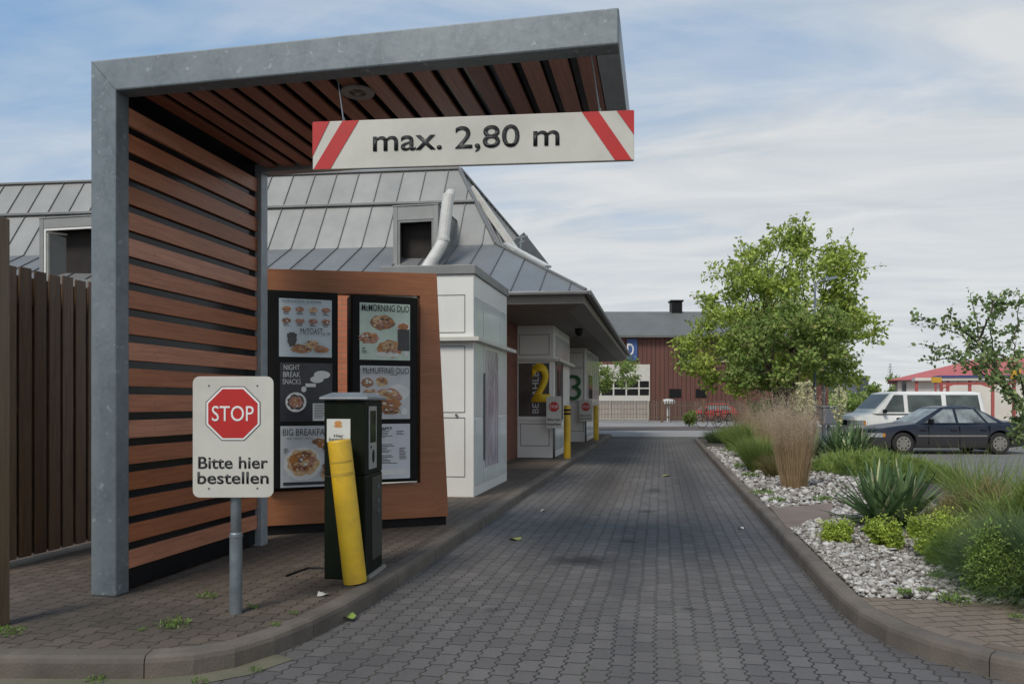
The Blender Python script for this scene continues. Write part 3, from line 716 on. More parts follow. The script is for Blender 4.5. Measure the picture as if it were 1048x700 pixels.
# roof
EX, EY, EZ = -1.49, 15.3, 3.79
BX, BY, BZ = -3.90, 17.7, 5.32
TX, TY, TZ = -5.17, 18.97, 7.61
YE, XE = 36.5, -24.0
def lerp(a, b, t): return tuple(a[i]+(b[i]-a[i])*t for i in range(3))
# front faces clipped against the hip: panels at constant x
def hipX(z):     # hip x at height z
    if z < BZ: return EX+(BX-EX)*(z-EZ)/(BZ-EZ)
    return BX+(TX-BX)*(z-BZ)/(TZ-BZ)
def frontY(x, z):
    if z < BZ: y = EY+(BY-EY)*(z-EZ)/(BZ-EZ)
    else: y = BY+(TY-BY)*(z-BZ)/(TZ-BZ)
    hx = hipX(z)
    return y+SKW*(x-hx)
def front_panels(z0, z1, name, mat, pitch=.60, proud=0.):
    mp, ms = MB(), MB(); x = EX+.25
    xs = [EX]; 
    while x > XE: xs.append(x); x -= pitch
    def pt(x, z, d=0.): return (x, frontY(x, z)-d, z+d*.5)
    for xa, xb in zip(xs[:-1], xs[1:]):
        # polygon between x=xb (left) and x=xa (right), clipped at the hip
        hx0, hx1 = hipX(z0), hipX(z1)
        def zh(x): return z0+(z1-z0)*(hx0-x)/(hx0-hx1)      # height where hip crosses x
        if xb > hx0: continue
        P = []
        r0 = min(xa, hx0)
        P.append((xb+.004, z0)); P.append((r0, z0))
        if xa <= hx1: P.append((xa, z1)); P.append((xb+.004, z1))
        else:
            if xa < hx0: P.append((xa, zh(xa)))
            if xb < hx1: P.append((hx1, z1)); P.append((xb+.004, z1))
            else: P.append((xb+.004, zh(xb)))
        Q = []
        for q in P:
            if not Q or (abs(Q[-1][0]-q[0])+abs(Q[-1][1]-q[1])) > 1e-4: Q.append(q)
        if len(Q) >= 3: poly3(mp, [pt(*q) for q in Q])
        if xa < hx0:
            zt_ = z1 if xa <= hx1 else zh(xa)
            ms.bar(pt(xa, z0, .012), pt(xa, zt_, .012), .018, .03, up=(0, -1, .7))
    return mp, ms
rf = None
mp, ms = front_panels(BZ, TZ, 'u', ROOF)
# right side steep face + top
for i in range(32):
    y0 = TY+i*.6; y1 = y0+.596
    yb0 = max(BY, BY+(i*.6)); yb1 = yb0+.596
    poly3(mp, [(BX, BY+i*.6, BZ), (BX, BY+i*.6+.596, BZ), (TX, min(TY+i*.6+.596, YE), TZ), (TX, min(TY+i*.6, YE), TZ)]) if BY+i*.6+.6 < YE-1 else None
poly3(mp, [(TX, TY, TZ-.002), (XE, frontY(XE, TZ), TZ-.002), (XE, YE, TZ+.5), (TX, YE, TZ-.002)])
poly3(mp, [(XE, frontY(XE, BZ), BZ), (XE, frontY(XE, TZ), TZ), (XE, 30, TZ), (XE, 30, BZ)])
rf = mp.build('upper_roof', ROOF, B)
for i in range(28):
    y = BY+.6*i
    ms.bar((BX+.03, y, BZ), (TX+.03, y+TY-BY, TZ), .02, .03, up=(1, 0, .5))
ms.build('standing_seams', SEAM, rf)
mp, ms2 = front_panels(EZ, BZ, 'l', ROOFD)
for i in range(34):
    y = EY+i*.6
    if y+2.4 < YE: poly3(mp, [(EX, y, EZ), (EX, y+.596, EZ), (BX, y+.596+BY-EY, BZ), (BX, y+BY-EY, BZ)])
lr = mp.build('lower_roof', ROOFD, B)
for i in range(33):
    y = EY+.6*i; ms2.bar((EX, y, EZ+.02), (BX, y+BY-EY, BZ+.02), .02, .03, up=(.5, 0, 1))
ms2.build('standing_seams', SEAM, lr)
# hip caps, ridge trim, seam band
m_ = MB()
m_.bar((EX, EY, EZ+.02), (BX, BY, BZ+.03), .06, .05); m_.bar((BX, BY, BZ+.03), (TX, TY, TZ+.02), .09, .06)
m_.bar((TX, TY, TZ+.01), (XE, frontY(XE, TZ), TZ+.01), .14, .06); m_.bar((TX, TY, TZ+.01), (TX, YE, TZ+.01), .14, .06)
m_.bar((hipX(6.58), frontY(hipX(6.58), 6.58)-.05, 6.58), (XE, frontY(XE, 6.58)-.05, 6.58), .09, .07)
m_.build('roof_trim', FLASH, B, bevel=.01)
m_ = MB(); m_.bar((EX-.95, EY+1.15, EZ+.72), (BX+.20, BY+.25, BZ+.06), .16, .05); m_.build('hip_flashing', DUCT, B)
# gutter, fascia, soffit
gx = EX
m_ = MB()
m_.bar((EX+.05, EY-.05, EZ-.055), (-4.4, EY-.05-.247, EZ-.055), .10, .08)
m_.bar((EX+.05, EY-.05, EZ-.055), (EX+.05, 35.5, EZ-.055), .12, .11)
m_.build('gutter', pm('zinc_gutter', (.17, .17, .165), (.13, .13, .125), 3, .45, .4), B, bevel=.02)
m_ = MB()
# fascia: vertical strip then splayed board inwards
z1f, z2f, z3f = EZ-.025, EZ-.26, 3.43
a0, a1, a2 = (EX-.03, EY+.03), (EX-.05, EY+.05), (EX-.42, EY+.42)
for (p_, zt0), (q_, zt1) in (((a0, z1f), (a1, z2f)), ((a1, z2f), (a2, z3f))):
    m_.add([(p_[0], p_[1], zt0), (p_[0], 35.4, zt0), (q_[0], 35.4, zt1), (q_[0], q_[1], zt1)], [(0, 1, 2, 3)])
    m_.add([(p_[0], p_[1], zt0), (-4.4, p_[1]-.247, zt0), (-4.4, q_[1]-.247, zt1), (q_[0], q_[1], zt1)], [(0, 1, 2, 3)])
m_.add([(a0[0], 35.4, z1f), (a2[0], 35.4, z3f), (WX, 35.4, z3f), (WX, 35.4, z1f)], [(0, 1, 2, 3)])
m_.build('fascia', FASCIA, B)
m_ = MB(); m_.add([(a2[0]+.001, a2[1]-.001, z3f+.001), (a2[0]+.001, 35.4, z3f+.001), (-4.4, 35.4, z3f+.001), (-4.4, a2[1]-.247, z3f+.001)], [(0, 1, 2, 3)]); m_.build('soffit', SOFFIT, B)
# dome camera on the soffit
dc = VX(597, 336, -2.0); m_ = MB(); m_.tube([(-2.1, 19.6, 3.43), (-2.1, 19.6, 3.37), (-2.1, 19.6, 3.30), (-2.1, 19.6, 3.25), (-2.1, 19.6, 3.23)], [.11, .11, .10, .06, .01], 14); m_.build('dome_camera', BLACK, B, smooth=True)
# dormers
def dormer(px0, px1, Y, zw0, zw1, zt, opened=False, hip=None):
    a = V(px0, 300, Y); b = V(px1, 300, Y); x0, x1 = a.x, b.x
    y0, y1 = a.y, b.y
    m = MB()
    fr = .05
    m.box(x0-.06, x0+fr, Y-.02, Y+.10, zw0-.35, zt-.001); m.box(x1-fr, x1+.06, Y-.02, Y+.10, zw0-.35, zt-.001)
    m.box(x0+fr, x1-fr, Y-.012, Y+.08, zw1, zt)
    yb = frontY((x0+x1)/2, zt)+.12
    m.box(x0-.07, x1+.07, Y-.03, yb, zt+.001, zt+.03)
    for x in (x0-.05, x1+.02):
        m.prism([(Y+.1, zw0-.9), (Y+.1, zt), (yb, zt), (yb, zw0-.9)], 'x', x, x+.03)
    d_ = m.build('dormer', ROOF, B, bevel=.006)
    m = MB(); m.box(x0+fr, x1-fr, Y+.35, Y+.40, zw0-.3, zw1); i_ = m.build('dark_opening', DARKIN, d_)
    m = MB(); w = .05
    m.box(x0+fr+.001, x0+fr+w, Y+.0, Y+.06, zw0, zw1); m.box(x1-fr-w, x1-fr-.001, Y, Y+.06, zw0, zw1)
    m.box(x0+fr+w, x1-fr-w, Y, Y+.06, zw1-w, zw1-.001); m.box(x0+fr+w, x1-fr-w, Y, Y+.06, zw0-.0, zw0+w)
    i_ = m.build('window_frame', WHITEP if opened else FLASH, d_)
    if opened:
        m = MB(); L = x0+fr+w
        def q(u, z): return (L+u*math.cos(R(48)), Y+.07+u*math.sin(R(48)), z)
        wd = (x1-x0)*.62; F = .05
        m.bar(q(0, zw0+.05), q(0, zw1-.08), .05, .05, up=(0, 1, 0)); m.bar(q(wd, zw0+.05), q(wd, zw1-.08), .05, .05, up=(0, 1, 0)); m.bar(q(0, zw1-.08), q(wd, zw1-.08), .05, .05)
        m.build('open_casement', CREAM, d_)
        m = MB(); m.add([q(.02, zw0), q(wd-.02, zw0), q(wd-.02, zw1-.1), q(.02, zw1-.1)], [(0, 1, 2, 3)]); m.build('casement_pane', GLASS, d_)
    return d_
dormer(405, 446, 16.45, 4.0, V(425, 225, 16.45).z, V(425, 211, 16.45).z)
YD = frontY(V(66, 300, 16.6).x, 4.9)-.75
dormer(43, 98, YD, 3.6, V(66, 233, YD).z, V(66, 223, YD).z, opened=True)
# duct and right-hand mansard fittings
pts = [V(459, 200, 16.5), V(453.5, 246, 16.3), V(451, 252, 16.25), V(438, 273, 16.0), V(430, 286, 15.9)]
m_ = MB(); m_.tube(pts, .135, 16)
m_.tube([pts[1]-Vector((0, 0, .03)), pts[1]+Vector((0, 0, .05))], .155, 16)
m_.tube([pts[0]-Vector((0, 0, .1)), pts[0]+Vector((.02, .1, .08)), pts[0]+Vector((.03, .2, .14))], [.125, .11, .06], 14)
m_.build('exhaust_duct', DUCT, B, smooth=False, bevel=.01)
m_ = MB(); e0 = Vector((-4.95, 19.3, 7.15)); e1 = Vector((-3.75, 19.3, 5.45))
m_.bar(e0+Vector((.05, 0, .0)), e1+Vector((.05, 0, 0)), .40, .18, up=(1, 0, .6))
m_.build('roof_duct_box', DUCT, B, bevel=.02)
m_ = MB()
bq = V(531, 250, 19.5); m_.bar(bq-Vector((0, 0, .5)), bq+Vector((.08, 0, .22)), .035, .035); m_.bar(bq+Vector((-.1, 0, .16)), bq+Vector((.24, 0, .20)), .05, .035); m_.bar(bq+Vector((.0, 0, .02)), bq+Vector((.18, 0, .08)), .04, .03)
m_.build('roof_bracket', STEEL, B)
m_ = MB(); m_.bar((-4.35, 22, 6.3), (-3.55, 22, 5.25), .04, .9, up=(1, 0, 1)); m_.build('roof_hatch', pm('dark_hatch', (.10, .11, .12), (.07, .08, .085), 4, .4), B)

# service booths
def booth(x0, x1, y0, y1, ztop, name, ledge_z, kind, flash=True, skew=SKW):
    f = lambda x: y0+skew*(x-x1)
    m = MB(); m.hexa([(x0, f(x0), SW), (x1, f(x1), SW), (x1, y1, SW), (x0, y1, SW), (x0, f(x0), ztop), (x1, f(x1), ztop), (x1, y1, ztop), (x0, y1, ztop)])
    o = m.build(name, WHITEP, B, bevel=.008)
    return o, f
def trimline(m, a, b, w=.014, d=.006): m.bar(a, b, d, w)
kx0, kx1, ky0, ky1, kz = -4.04, -2.67, 10.6, 13.0, 3.37
bo, f = booth(kx0, kx1, ky0, ky1, kz, 'order_booth', 0, 0)
m_ = MB()
m_.hexa([(kx0-.01, f(kx0)-.03, kz+.002), (kx1+.03, f(kx1)-.03, kz+.002), (kx1+.03, ky1+.02, kz+.002), (kx0-.01, ky1+.02, kz+.002), (kx0-.01, f(kx0)-.03, kz+.135), (kx1+.03, f(kx1)-.03, kz+.135), (kx1+.03, ky1+.02, kz+.135), (kx0-.01, ky1+.02, kz+.135)])
m_.build('roof_flashing', FLASH, bo, bevel=.006)
zl = EYE+(HY-347)*10.9/FP                       # ledge height
def framed(mb, x0, x1, za, zb, fy, w=.010):      # thin dark joint frame on the front face
    for p, q in (((x0, za), (x1, za)), ((x0, zb), (x1, zb)), ((x0, za), (x0, zb)), ((x1, za), (x1, zb))):
        mb.bar((p[0], fy(p[0])-.002, p[1]), (q[0], fy(q[0])-.002, q[1]), .006, w, up=(0, 0, 1) if p[1] == q[1] else (1, 0, 0))
JOINT = pm('panel_joint', (.16, .16, .15), (.11, .11, .10), 5, .6)
m_ = MB(); fx1 = kx1-.13
framed(m_, kx0+.05, fx1, zl+.10, kz-.30, f); framed(m_, kx0+.05, fx1, 1.36, zl-.10, f); framed(m_, kx0+.05, fx1, .42, 1.28, f)
m_.build('front_joints', JOINT, bo)
m_ = MB()
for (ya, yb) in ((ky0+.06, ky0+.55), (ky0+.60, ky0+1.75), (ky0+1.80, ky1-.10)):
    m_.box(kx1+.001, kx1+.012, ya, yb, zl+.06, kz-.32); m_.box(kx1+.001, kx1+.012, ya, yb, 1.30, zl-.05)
    m_.box(kx1+.001, kx1+.012, ya, yb, .28, 1.26)
m_.build('side_glazing', WHITEG, bo, bevel=.002)
m_ = MB()
m_.hexa([(kx0, f(kx0)-.10, zl-.03), (kx1+.10, f(kx1)-.10, zl-.03), (kx1+.10, ky1+.45, zl-.03), (kx1+.02, ky1+.45, zl-.03), (kx0, f(kx0)-.10, zl+.03), (kx1+.10, f(kx1)-.10, zl+.03), (kx1+.10, ky1+.45, zl+.03), (kx1+.02, ky1+.45, zl+.03)][:0] or
        [(kx0, f(kx0)-.10, zl-.03), (kx1+.10, f(kx1)-.10, zl-.03), (kx1+.10, ky0+.02, zl-.03), (kx0, ky0+.02-.11, zl-.03), (kx0, f(kx0)-.10, zl+.03), (kx1+.10, f(kx1)-.10, zl+.03), (kx1+.10, ky0+.02, zl+.03), (kx0, ky0+.02-.11, zl+.03)])
m_.box(kx1+.001, kx1+.098, ky0+.021, ky1+.40, zl-.029, zl+.029)
m_.build('ledge', CREAM, bo, bevel=.004)
# faded poster on the side glazing
PST, nt, bb = newmat('faded_poster')
tc = N(nt, 'ShaderNodeTexCoord').outputs['Object']
c_ = mixc(nt, ramp(nt, noise(nt, tc, 1.7, 5, .6, (1, 2.2, .7), 1.5), .40, .58), (.52, .50, .52), (.33, .28, .33))
c_ = mixc(nt, mth(nt, 'MULTIPLY', ramp(nt, noise(nt, tc, 2.6, 4, .5, (1, 2, .6)), .55, .66), .6), c_, (.50, .33, .32))
nt.links.new(c_, bb.inputs['Base Color']); bb.inputs['Roughness'].default_value = .2
m_ = MB(); m_.box(kx1+.0125, kx1+.016, ky0+.66, ky0+1.62, .50, zl-.10); m_.build('faded_poster', PST, bo)
m_ = MB(); m_.box(kx1+.0125, kx1+.030, ky0+.58, ky0+.63, .62, 1.95); m_.build('dark_edge_strip', SEAM, bo)
m_ = MB(); m_.tube([(kx1-.25, f(kx1-.25)-.01, 1.32), (kx1-.25, f(kx1-.25)-.03, 1.32)], .02, 10); m_.build('handle', STEEL, bo)

# pay booth (number 2)
p = G(566, 468.6, SW); q = G(529, 468.6, SW)
px0, px1, py0 = -3.54, p.x+.02, p.y
bo2, f2 = booth(px0, px1, py0, py0+3.3, 3.43, 'pay_booth', 0, 0, skew=.03)
T2 = py0
w0 = V(531, 372, T2); w1 = V(562, 426, T2)
m_ = MB(); m_.hexa([(w0.x, f2(w0.x)-.012, w1.z), (w1.x, f2(w1.x)-.012, w1.z), (w1.x, f2(w1.x)+.01, w1.z), (w0.x, f2(w0.x)+.01, w1.z), (w0.x, f2(w0.x)-.012, w0.z), (w1.x, f2(w1.x)-.012, w0.z), (w1.x, f2(w1.x)+.01, w0.z), (w0.x, f2(w0.x)+.01, w0.z)])
wn = m_.build('window', GLASSB, bo2)
def ltext(body, mat, parent, cx, cy, wz, hz, Y, xdir=(1, 0, 0), ydir=(0, 0, 1), **kw):
    o = V(cx, cy, Y)-wloc(parent); return text(body, mat, parent, tuple(o), xdir, ydir, wz, hz, **kw)
kk = (EYE-SW)*FP/(468.6-HY)/FP
ltext('2', YELT, wn, 553.5, 391.5, 20*kk, 40*kk, T2-.05, bold=.03)
ltext('BEZAHLEN', P_GREY, wn, 548, 398, 50*kk, 6.5*kk, T2-.04, xdir=(0, 0, 1), ydir=(-1, 0, 0), bold=.0)
m_ = MB(); zt2 = EYE+(HY-369)*kk; zb2 = EYE+(HY-428)*kk
m_.box(px0, px1+.08, T2-.075, T2-.02, zt2-.02, zt2+.05); m_.box(px1+.002, px1+.16, T2-.018, py0+3.3, zt2-.02, zt2+.05)
m_.build('ledge', CREAM, bo2, bevel=.004)
m_ = MB()
m_.box(w0.x-.04, w0.x-.002, T2-.035, T2+.0, zb2, zt2-.021); m_.box(w1.x+.002, w1.x+.04, T2-.02, T2+.02, zb2, zt2-.021); m_.box(w0.x-.04, w1.x+.04, T2-.04, T2-.0, zb2-.05, zb2-.001)
m_.build('window_frame', WHITEP, bo2, bevel=.003)
m_ = MB()
framed(m_, w0.x+.05, w1.x-.0, .42, zb2-.14, f2, .014); framed(m_, w0.x+.02, w1.x, zt2+.15, 3.20, f2, .014)
m_.build('front_joints', JOINT, bo2)
m_ = MB(); m_.box(px1+.001, px1+.012, T2+.35, T2+1.5, zb2-.0, zt2-.05); sw = m_.build('side_window', GLASS, bo2)
m_ = MB()
for ya, yb in ((T2+.25, T2+.345), (T2+1.505, T2+1.6)): m_.box(px1+.001, px1+.03, ya, yb, zb2-.06, zt2-.03)
m_.box(px1+.03, px1+.09, T2+.9, T2+.95, zb2-.1, zt2-.2)
m_.build('sliding_frame', FASCIA, bo2)
for za_, zb_ in ((.3, zb2-.12), (zt2+.12, 3.2)): m_ = MB(); m_.box(px1+.001, px1+.014, T2+.2, T2+3.1, za_, zb_); m_.build('side_panel', WHITEG, bo2, bevel=.003)

# third booth
p3 = G(601, 452.2, SW); x3, y3 = px1+.02, p3.y
bo3, f3 = booth(-3.54, x3, y3, y3+5.6, 3.43, 'pickup_booth', 0, 0, skew=.03)
k3 = (EYE-SW)*FP/(452.2-HY)/FP
ltext('3', GRNT, bo3, 588, 396.5, 13.5*k3, 26*k3, y3-.06, bold=.0)
m_ = MB(); framed(m_, -3.4, x3-.06, .5, 1.5, f3, .016); framed(m_, -3.4, x3-.06, 1.56, 2.7, f3, .016); framed(m_, -3.4, x3-.06, 2.76, 3.25, f3, .016); m_.build('front_joints', JOINT, bo3)
m_ = MB()
for k in range(6): m_.box(x3+.001, x3+.03, y3+.15+k*.92, y3+.15+k*.92+.84, .3, 3.3)
m_.build('side_panels', WHITEG, bo3, bevel=.004)
m_ = MB(); m_.box(x3+.031, x3+.05, y3+.9, y3+2.2, 1.2, 2.5); m_.build('side_window', GLASS, bo3)

# ------------------------------------------------------------------ timber fence on the left
FXX = G(92, 559, SW).x
fn = thing('timber_fence', 'tall dark brown vertical board fence left of the canopy', 'fence', (FXX, 5.0, SW))
m_ = MB(); y = 5.0; random.seed(4)
while y < 13:
    h = 2.66+random.uniform(-.012, .012); dx = random.choice((0, .0))+random.uniform(-.004, .004)
    m_.box(FXX-.022+dx, FXX+dx, y, y+.125, SW+.05, h); y += .158
m_.build('boards', FENCEW, fn, bevel=.004, seg=1)
m_ = MB()
for z in (.45, 1.4, 2.35): m_.box(FXX-.07, FXX-.024, 5.0, 13, z, z+.09)
m_.box(FXX-.10, FXX-.072, 5.0, 13, SW+.05, 2.6)
m_.build('rails', FENCEW, fn)
m_ = MB(); m_.box(FXX-.03, FXX+.03, 5.0, 13, SW-.02, SW+.028); m_.build('gravel_board', CONCR, fn, bevel=.006)
pp = G(-4, 640, SW)
m_ = MB(); m_.box(pp.x-.05, pp.x+.052, pp.y-.05, pp.y+.05, SW, 2.645)
po = m_.build('fence_post', POSTW, None, at=(pp.x, pp.y, SW), bevel=.006); tag(po, 'light weathered timber post at the left picture edge in front of the dark fence', 'post')

# ------------------------------------------------------------------ far street: barn building, fence, gate
BT = 66.; bn = thing('barn_building', 'long red brown clad building with grey roof and white garage door across the street', 'building', LOC(BT, 3), TH)
def bx_(px): return (px-524)*BT/FP-3
def bz(py): return EYE+(HY-py)*BT/FP
x0, x1 = bx_(545), bx_(848)
CLAD, nt, bb = newmat('red_brown_cladding')
tc = N(nt, 'ShaderNodeTexCoord').outputs['Object']; sp = N(nt, 'ShaderNodeSeparateXYZ'); nt.links.new(tc, sp.inputs[0])
fr = mth(nt, 'FRACT', mth(nt, 'MULTIPLY', sp.outputs[0], 2.6)); ln_ = mth(nt, 'LESS_THAN', fr, .16)
c_ = mixc(nt, ramp(nt, noise(nt, tc, .8, 5, .6, (3, 1, .3)), .3, .7), (.150, .060, .042), (.115, .046, .034))
c_ = mixc(nt, ln_, c_, (.045, .018, .014)); nt.links.new(c_, bb.inputs['Base Color']); bb.inputs['Roughness'].default_value = .7
m_ = MB(); m_.box(x0, x1, 0, 12, 0, bz(344.5)); wl = m_.build('wall', CLAD, bn, world=False)
BROOF = pm('barn_roof_sheet', (.15, .15, .14), (.12, .12, .112), .5, .6, stretch=(2, 1, 1))
zr = bz(344.5); zrd = EYE+(HY-319)*(BT+6)/FP
m_ = MB(); m_.prism([(-.6, zr-.12), (-.6, zr+.08), (6, zrd), (12.6, zr+.08), (12.6, zr-.12), (6, zrd-.2)], 'x', x0-.4, x1+.4); rfb = m_.build('roof', BROOF, bn, world=False)
m_ = MB(); cx = bx_(707)*1.0; m_.box(cx-.5, cx+.5, 5.5, 6.6, zrd-.6, zrd+.9); m_.box(cx-.62, cx+.62, 5.4, 6.7, zrd+.9, zrd+1.05); m_.build('chimney', BLACK, rfb, world=False)
m_ = MB(); m_.box(bx_(600), bx_(665), -.08, -.001, 0, bz(373)); gd = m_.build('garage_door', CREAM, bn, world=False)
m_ = MB()
for r_ in range(2):
    for c2 in range(5):
        xa = bx_(613)+c2*(bx_(665)-bx_(613))/4.0-.9
        zc2 = bz(404.5) if r_ == 0 else bz(396.5)
        xb_ = min(xa+.98, bx_(664.5)-.05)
        m_.box(xa, xb_+.0, -.10, -.081, zc2+.0, zc2+.56)
m_.build('pane', GLASSD, gd, world=False)
m_ = MB(); m_.box(bx_(641.5), bx_(652), -.14, -.002, bz(369), bz(347)); sg = m_.build('blue_sign', pm('sign_blue', (.05, .10, .28), (.045, .09, .24), 2, .5), bn, world=False)
text('D', SIGNWT, sg, (bx_(645), -.16, bz(358)), (1, 0, 0), (0, 0, 1), .6, 1.1, bold=.02)
for (a, b_, c2, d2, sill) in ((695.5, 708, 352, 369, 1), (685, 697, 398, 407, 0), (712, 723, 398, 407, 0), (735, 748, 352, 369, 1), (775, 788, 352, 369, 1)):
    m_ = MB(); m_.box(bx_(a), bx_(b_), -.03, -.001, bz(d2), bz(c2)); w_ = m_.build('window', GLASSD, bn, world=False)
    if sill: m_ = MB(); m_.box(bx_(a-1.5), bx_(b_+1.5), -.15, -.032, bz(d2)-.14, bz(d2)); m_.build('sill', CREAM, w_, world=False)

FT = 56.
def fxl(px): return (px-524)*FT/FP
FGREY = pm('picket_paint', (.15, .105, .08), (.09, .065, .05), 2, .8, island=.3)
fp_ = thing('picket_fence', 'brown picket fence in front of the red brown building', 'fence', LOC(FT, fxl(664), .01), TH)
m_ = MB(); x = 0; L = fxl(800)-fxl(664)
while x < L:
    m_.box(x, x+.085, -.02, .0, .10, 1.62+random.uniform(-.03, .03)); x += .18
m_.build('pickets', FGREY, fp_, world=False)
m_ = MB(); m_.box(0, L, .002, .05, .35, .45); m_.box(0, L, .002, .05, 1.25, 1.35); m_.build('rails', FENCEW, fp_, world=False)
for x in (0.9, 4.0, 7.2):
    m_ = MB(); m_.box(x, x+.16, -.06, .09, 0, 1.75); m_.build('post', FENCEW, fp_, world=False)
gt = thing('yard_gate', 'pale tubular yard gate with mesh below the white garage door', 'gate', LOC(FT, fxl(617), .01), TH)
m_ = MB(); L = fxl(663)-fxl(612); x0g = fxl(612)-fxl(617)
for z in (.22, 1.62): m_.tube([(x0g, 0, z), (x0g+L, 0, z)], .045, 6)
for k in range(5): m_.tube([(x0g+L*k/4, 0, .05), (x0g+L*k/4, 0, 1.65)], .045, 6)
m_.build('gate_frame', pm('gate_pale', (.42, .38, .33), (.34, .31, .27), 2, .6), gt, world=False)
m_ = MB()
for k in range(34): m_.box(x0g+L*k/34, x0g+L*k/34+.075, .05, .06, .25, 1.6)
for z in (.6, 1.0, 1.35): m_.box(x0g, x0g+L, .061, .07, z, z+.05)
m_.build('mesh_infill', pm('gate_mesh', (.25, .19, .16), (.2, .15, .12), 2, .7), gt, world=False)
# white cowl behind the pickets
p = LOC(58, (683.5-524)*58/FP, .01); m_ = MB(); m_.tube([(p.x, p.y, .01), (p.x, p.y, 1.35), (p.x, p.y, 1.42), (p.x, p.y, 1.6), (p.x, p.y, 1.75), (p.x, p.y, 1.8)], [.16, .16, .55, .55, .4, .05], 14)
tag(m_.build('white_dome_post', DUCT, None, at=(p.x, p.y, .01), smooth=False), 'small white dome topped post behind the picket fence', 'post')

# ------------------------------------------------------------------ car wash / petrol building with red roofs
WT = 62.
def wx(px, t=WT): return (px-524)*t/FP
def wz(py, t=WT): return EYE+(HY-py)*t/FP
RROOF = pm('red_roof', (.52, .115, .10), (.45, .09, .08), .8, .45)
WWALL = pm('pale_wall', (.72, .67, .59), (.62, .58, .51), .6, .8)
RSTEEL = pm('red_steel', (.42, .09, .08), (.36, .08, .07), 2, .5)
w_ = thing('car_wash_building', 'pale car wash hall with red hipped roof behind the parked cars', 'building', LOC(WT, wx(985)), R(-15)); ox = wx(985)
m_ = MB(); m_.box(wx(926)-ox, wx(1080)-ox, 0, 12, 0, wz(389)); m_.build('wall', WWALL, w_, world=False)
m_ = MB(); e = wz(388.5); xa, xb = wx(917)-ox, wx(1085)-ox
m_.add([(xa, -.8, e), (xb, -.8, e), (xb, 13, e), (xa, 13, e), (wx(1005)-ox, 6, e+2.0), (wx(1060)-ox, 6, e+2.0)], [(0, 1, 5, 4), (1, 2, 5), (2, 3, 4, 5), (3, 0, 4), (3, 2, 1, 0)]); m_.build('roof', RROOF, w_, world=False)
m_ = MB(); m_.box(wx(930)-ox, wx(934)-ox, -.03, -.001, .1, wz(390)); m_.box(wx(973)-ox, wx(982)-ox, -.03, -.001, wz(404), wz(395)); m_.build('window', GLASS, w_, world=False)
WT2 = 52.
w2 = thing('wash_bay_canopy', 'red steel wash bay canopy on posts with blue and white fascia', 'canopy', LOC(WT2, wx(1010, WT2)), R(-8)); ox = wx(1010, WT2)
for px in (946, 969, 975, 995, 1015.5, 1034, 1060):
    m_ = MB(); m_.box(wx(px, WT2)-ox-.09, wx(px, WT2)-ox+.09, 0, .18, 0, wz(389, WT2)-.02); m_.build('post', RSTEEL, w2, world=False)
m_ = MB(); m_.box(wx(944, WT2)-ox, wx(1075, WT2)-ox, -.2, 1.2, wz(389, WT2), wz(386, WT2)); m_.build('white_fascia', WWALL, w2, world=False)
m_ = MB(); m_.box(wx(964, WT2)-ox, wx(1075, WT2)-ox, -.3, 1.3, wz(386, WT2)+.002, wz(384, WT2)); m_.build('blue_fascia', pm('fascia_blue', (.045, .06, .22), (.04, .05, .18), 2, .5), w2, world=False)
m_ = MB()
for zz in (392, ): m_.box(wx(966, WT2)-ox, wx(1034, WT2)-ox, -.05, -.001, wz(zz, WT2)-.12, wz(zz, WT2)+.04)
m_.bar((wx(969, WT2)-ox, -.03, wz(397, WT2)), (wx(985, WT2)-ox, -.03, wz(391, WT2)), .06, .12)
m_.bar((wx(1015, WT2)-ox, -.03, wz(397, WT2)), (wx(1000, WT2)-ox, -.03, wz(391, WT2)), .06, .12)
m_.build('red_truss', RSTEEL, w2, world=False)
m_ = MB(); m_.box(wx(985, WT2)-ox, wx(1075, WT2)-ox, 5.2, 5.4, 0, wz(391, WT2)); m_.build('bay_rear_wall', WWALL, w2, world=False)
YB_ = pm('yellow_panel', (.62, .36, .03), (.55, .30, .03), 2, .5)
for (a, b_, c2, d2, ss, lb) in ((953, 963, 386, 391.5, 0, 'small yellow sign panel at the left end of the wash bay'), (1034, 1044, 378, 388, 0, 'yellow sign panel beside the right branches above the wash bay')):
    t_ = WT2-.8; p = LOC(t_, wx((a+b_)/2, t_), 0); th_ = thing('yellow_sign', lb, 'sign', p, TH)
    hw = wx(b_, t_)/2-wx(a, t_)/2
    m_ = MB(); m_.box(-hw, hw, -.08, .0, wz(d2, t_), wz(c2, t_)); m_.build('sign_panel', YB_, th_, world=False)
    m_ = MB(); m_.tube([(0, .05, 0), (0, .05, wz(d2, t_)+.2)], .07, 8); m_.build('pole', RSTEEL, th_, world=False)
# far skyline
def block(px0, px1, pyt, t, name, lab, mat, depth=12, roof=None):
    a, b_ = (px0-524)*t/FP, (px1-524)*t/FP; h = EYE+(HY-pyt)*t/FP
    th_ = thing(name, lab, 'building', LOC(t, (a+b_)/2), TH)
    hw = (b_-a)/2; m = MB(); m.box(-hw, hw, 0, depth, 0, h); wl = m.build('wall', mat, th_, world=False)
    m = MB(); n = max(2, int(hw*2/3)); fl = max(1, int(h/3.2))
    for i in range(n):
        for j in range(fl): m.box(-hw+(i+.25)*2*hw/n, -hw+(i+.75)*2*hw/n, -.05, -.001, j*3.2+1, min(h-.3, j*3.2+2.4))
    m.build('windows', GLASS, th_, world=False)
    m = MB(); m.box(-hw-.3, hw+.3, -.3, depth+.3, h, h+.5); m.build('roof', roof or FLASH, th_, world=False)
FARB = pm('far_wall_grey', (.15, .16, .18), (.12, .13, .15), .3, .8)
block(862, 877, 390, 150, 'office_building', 'dark grey low office block on the skyline left of the white van roof', FARB)
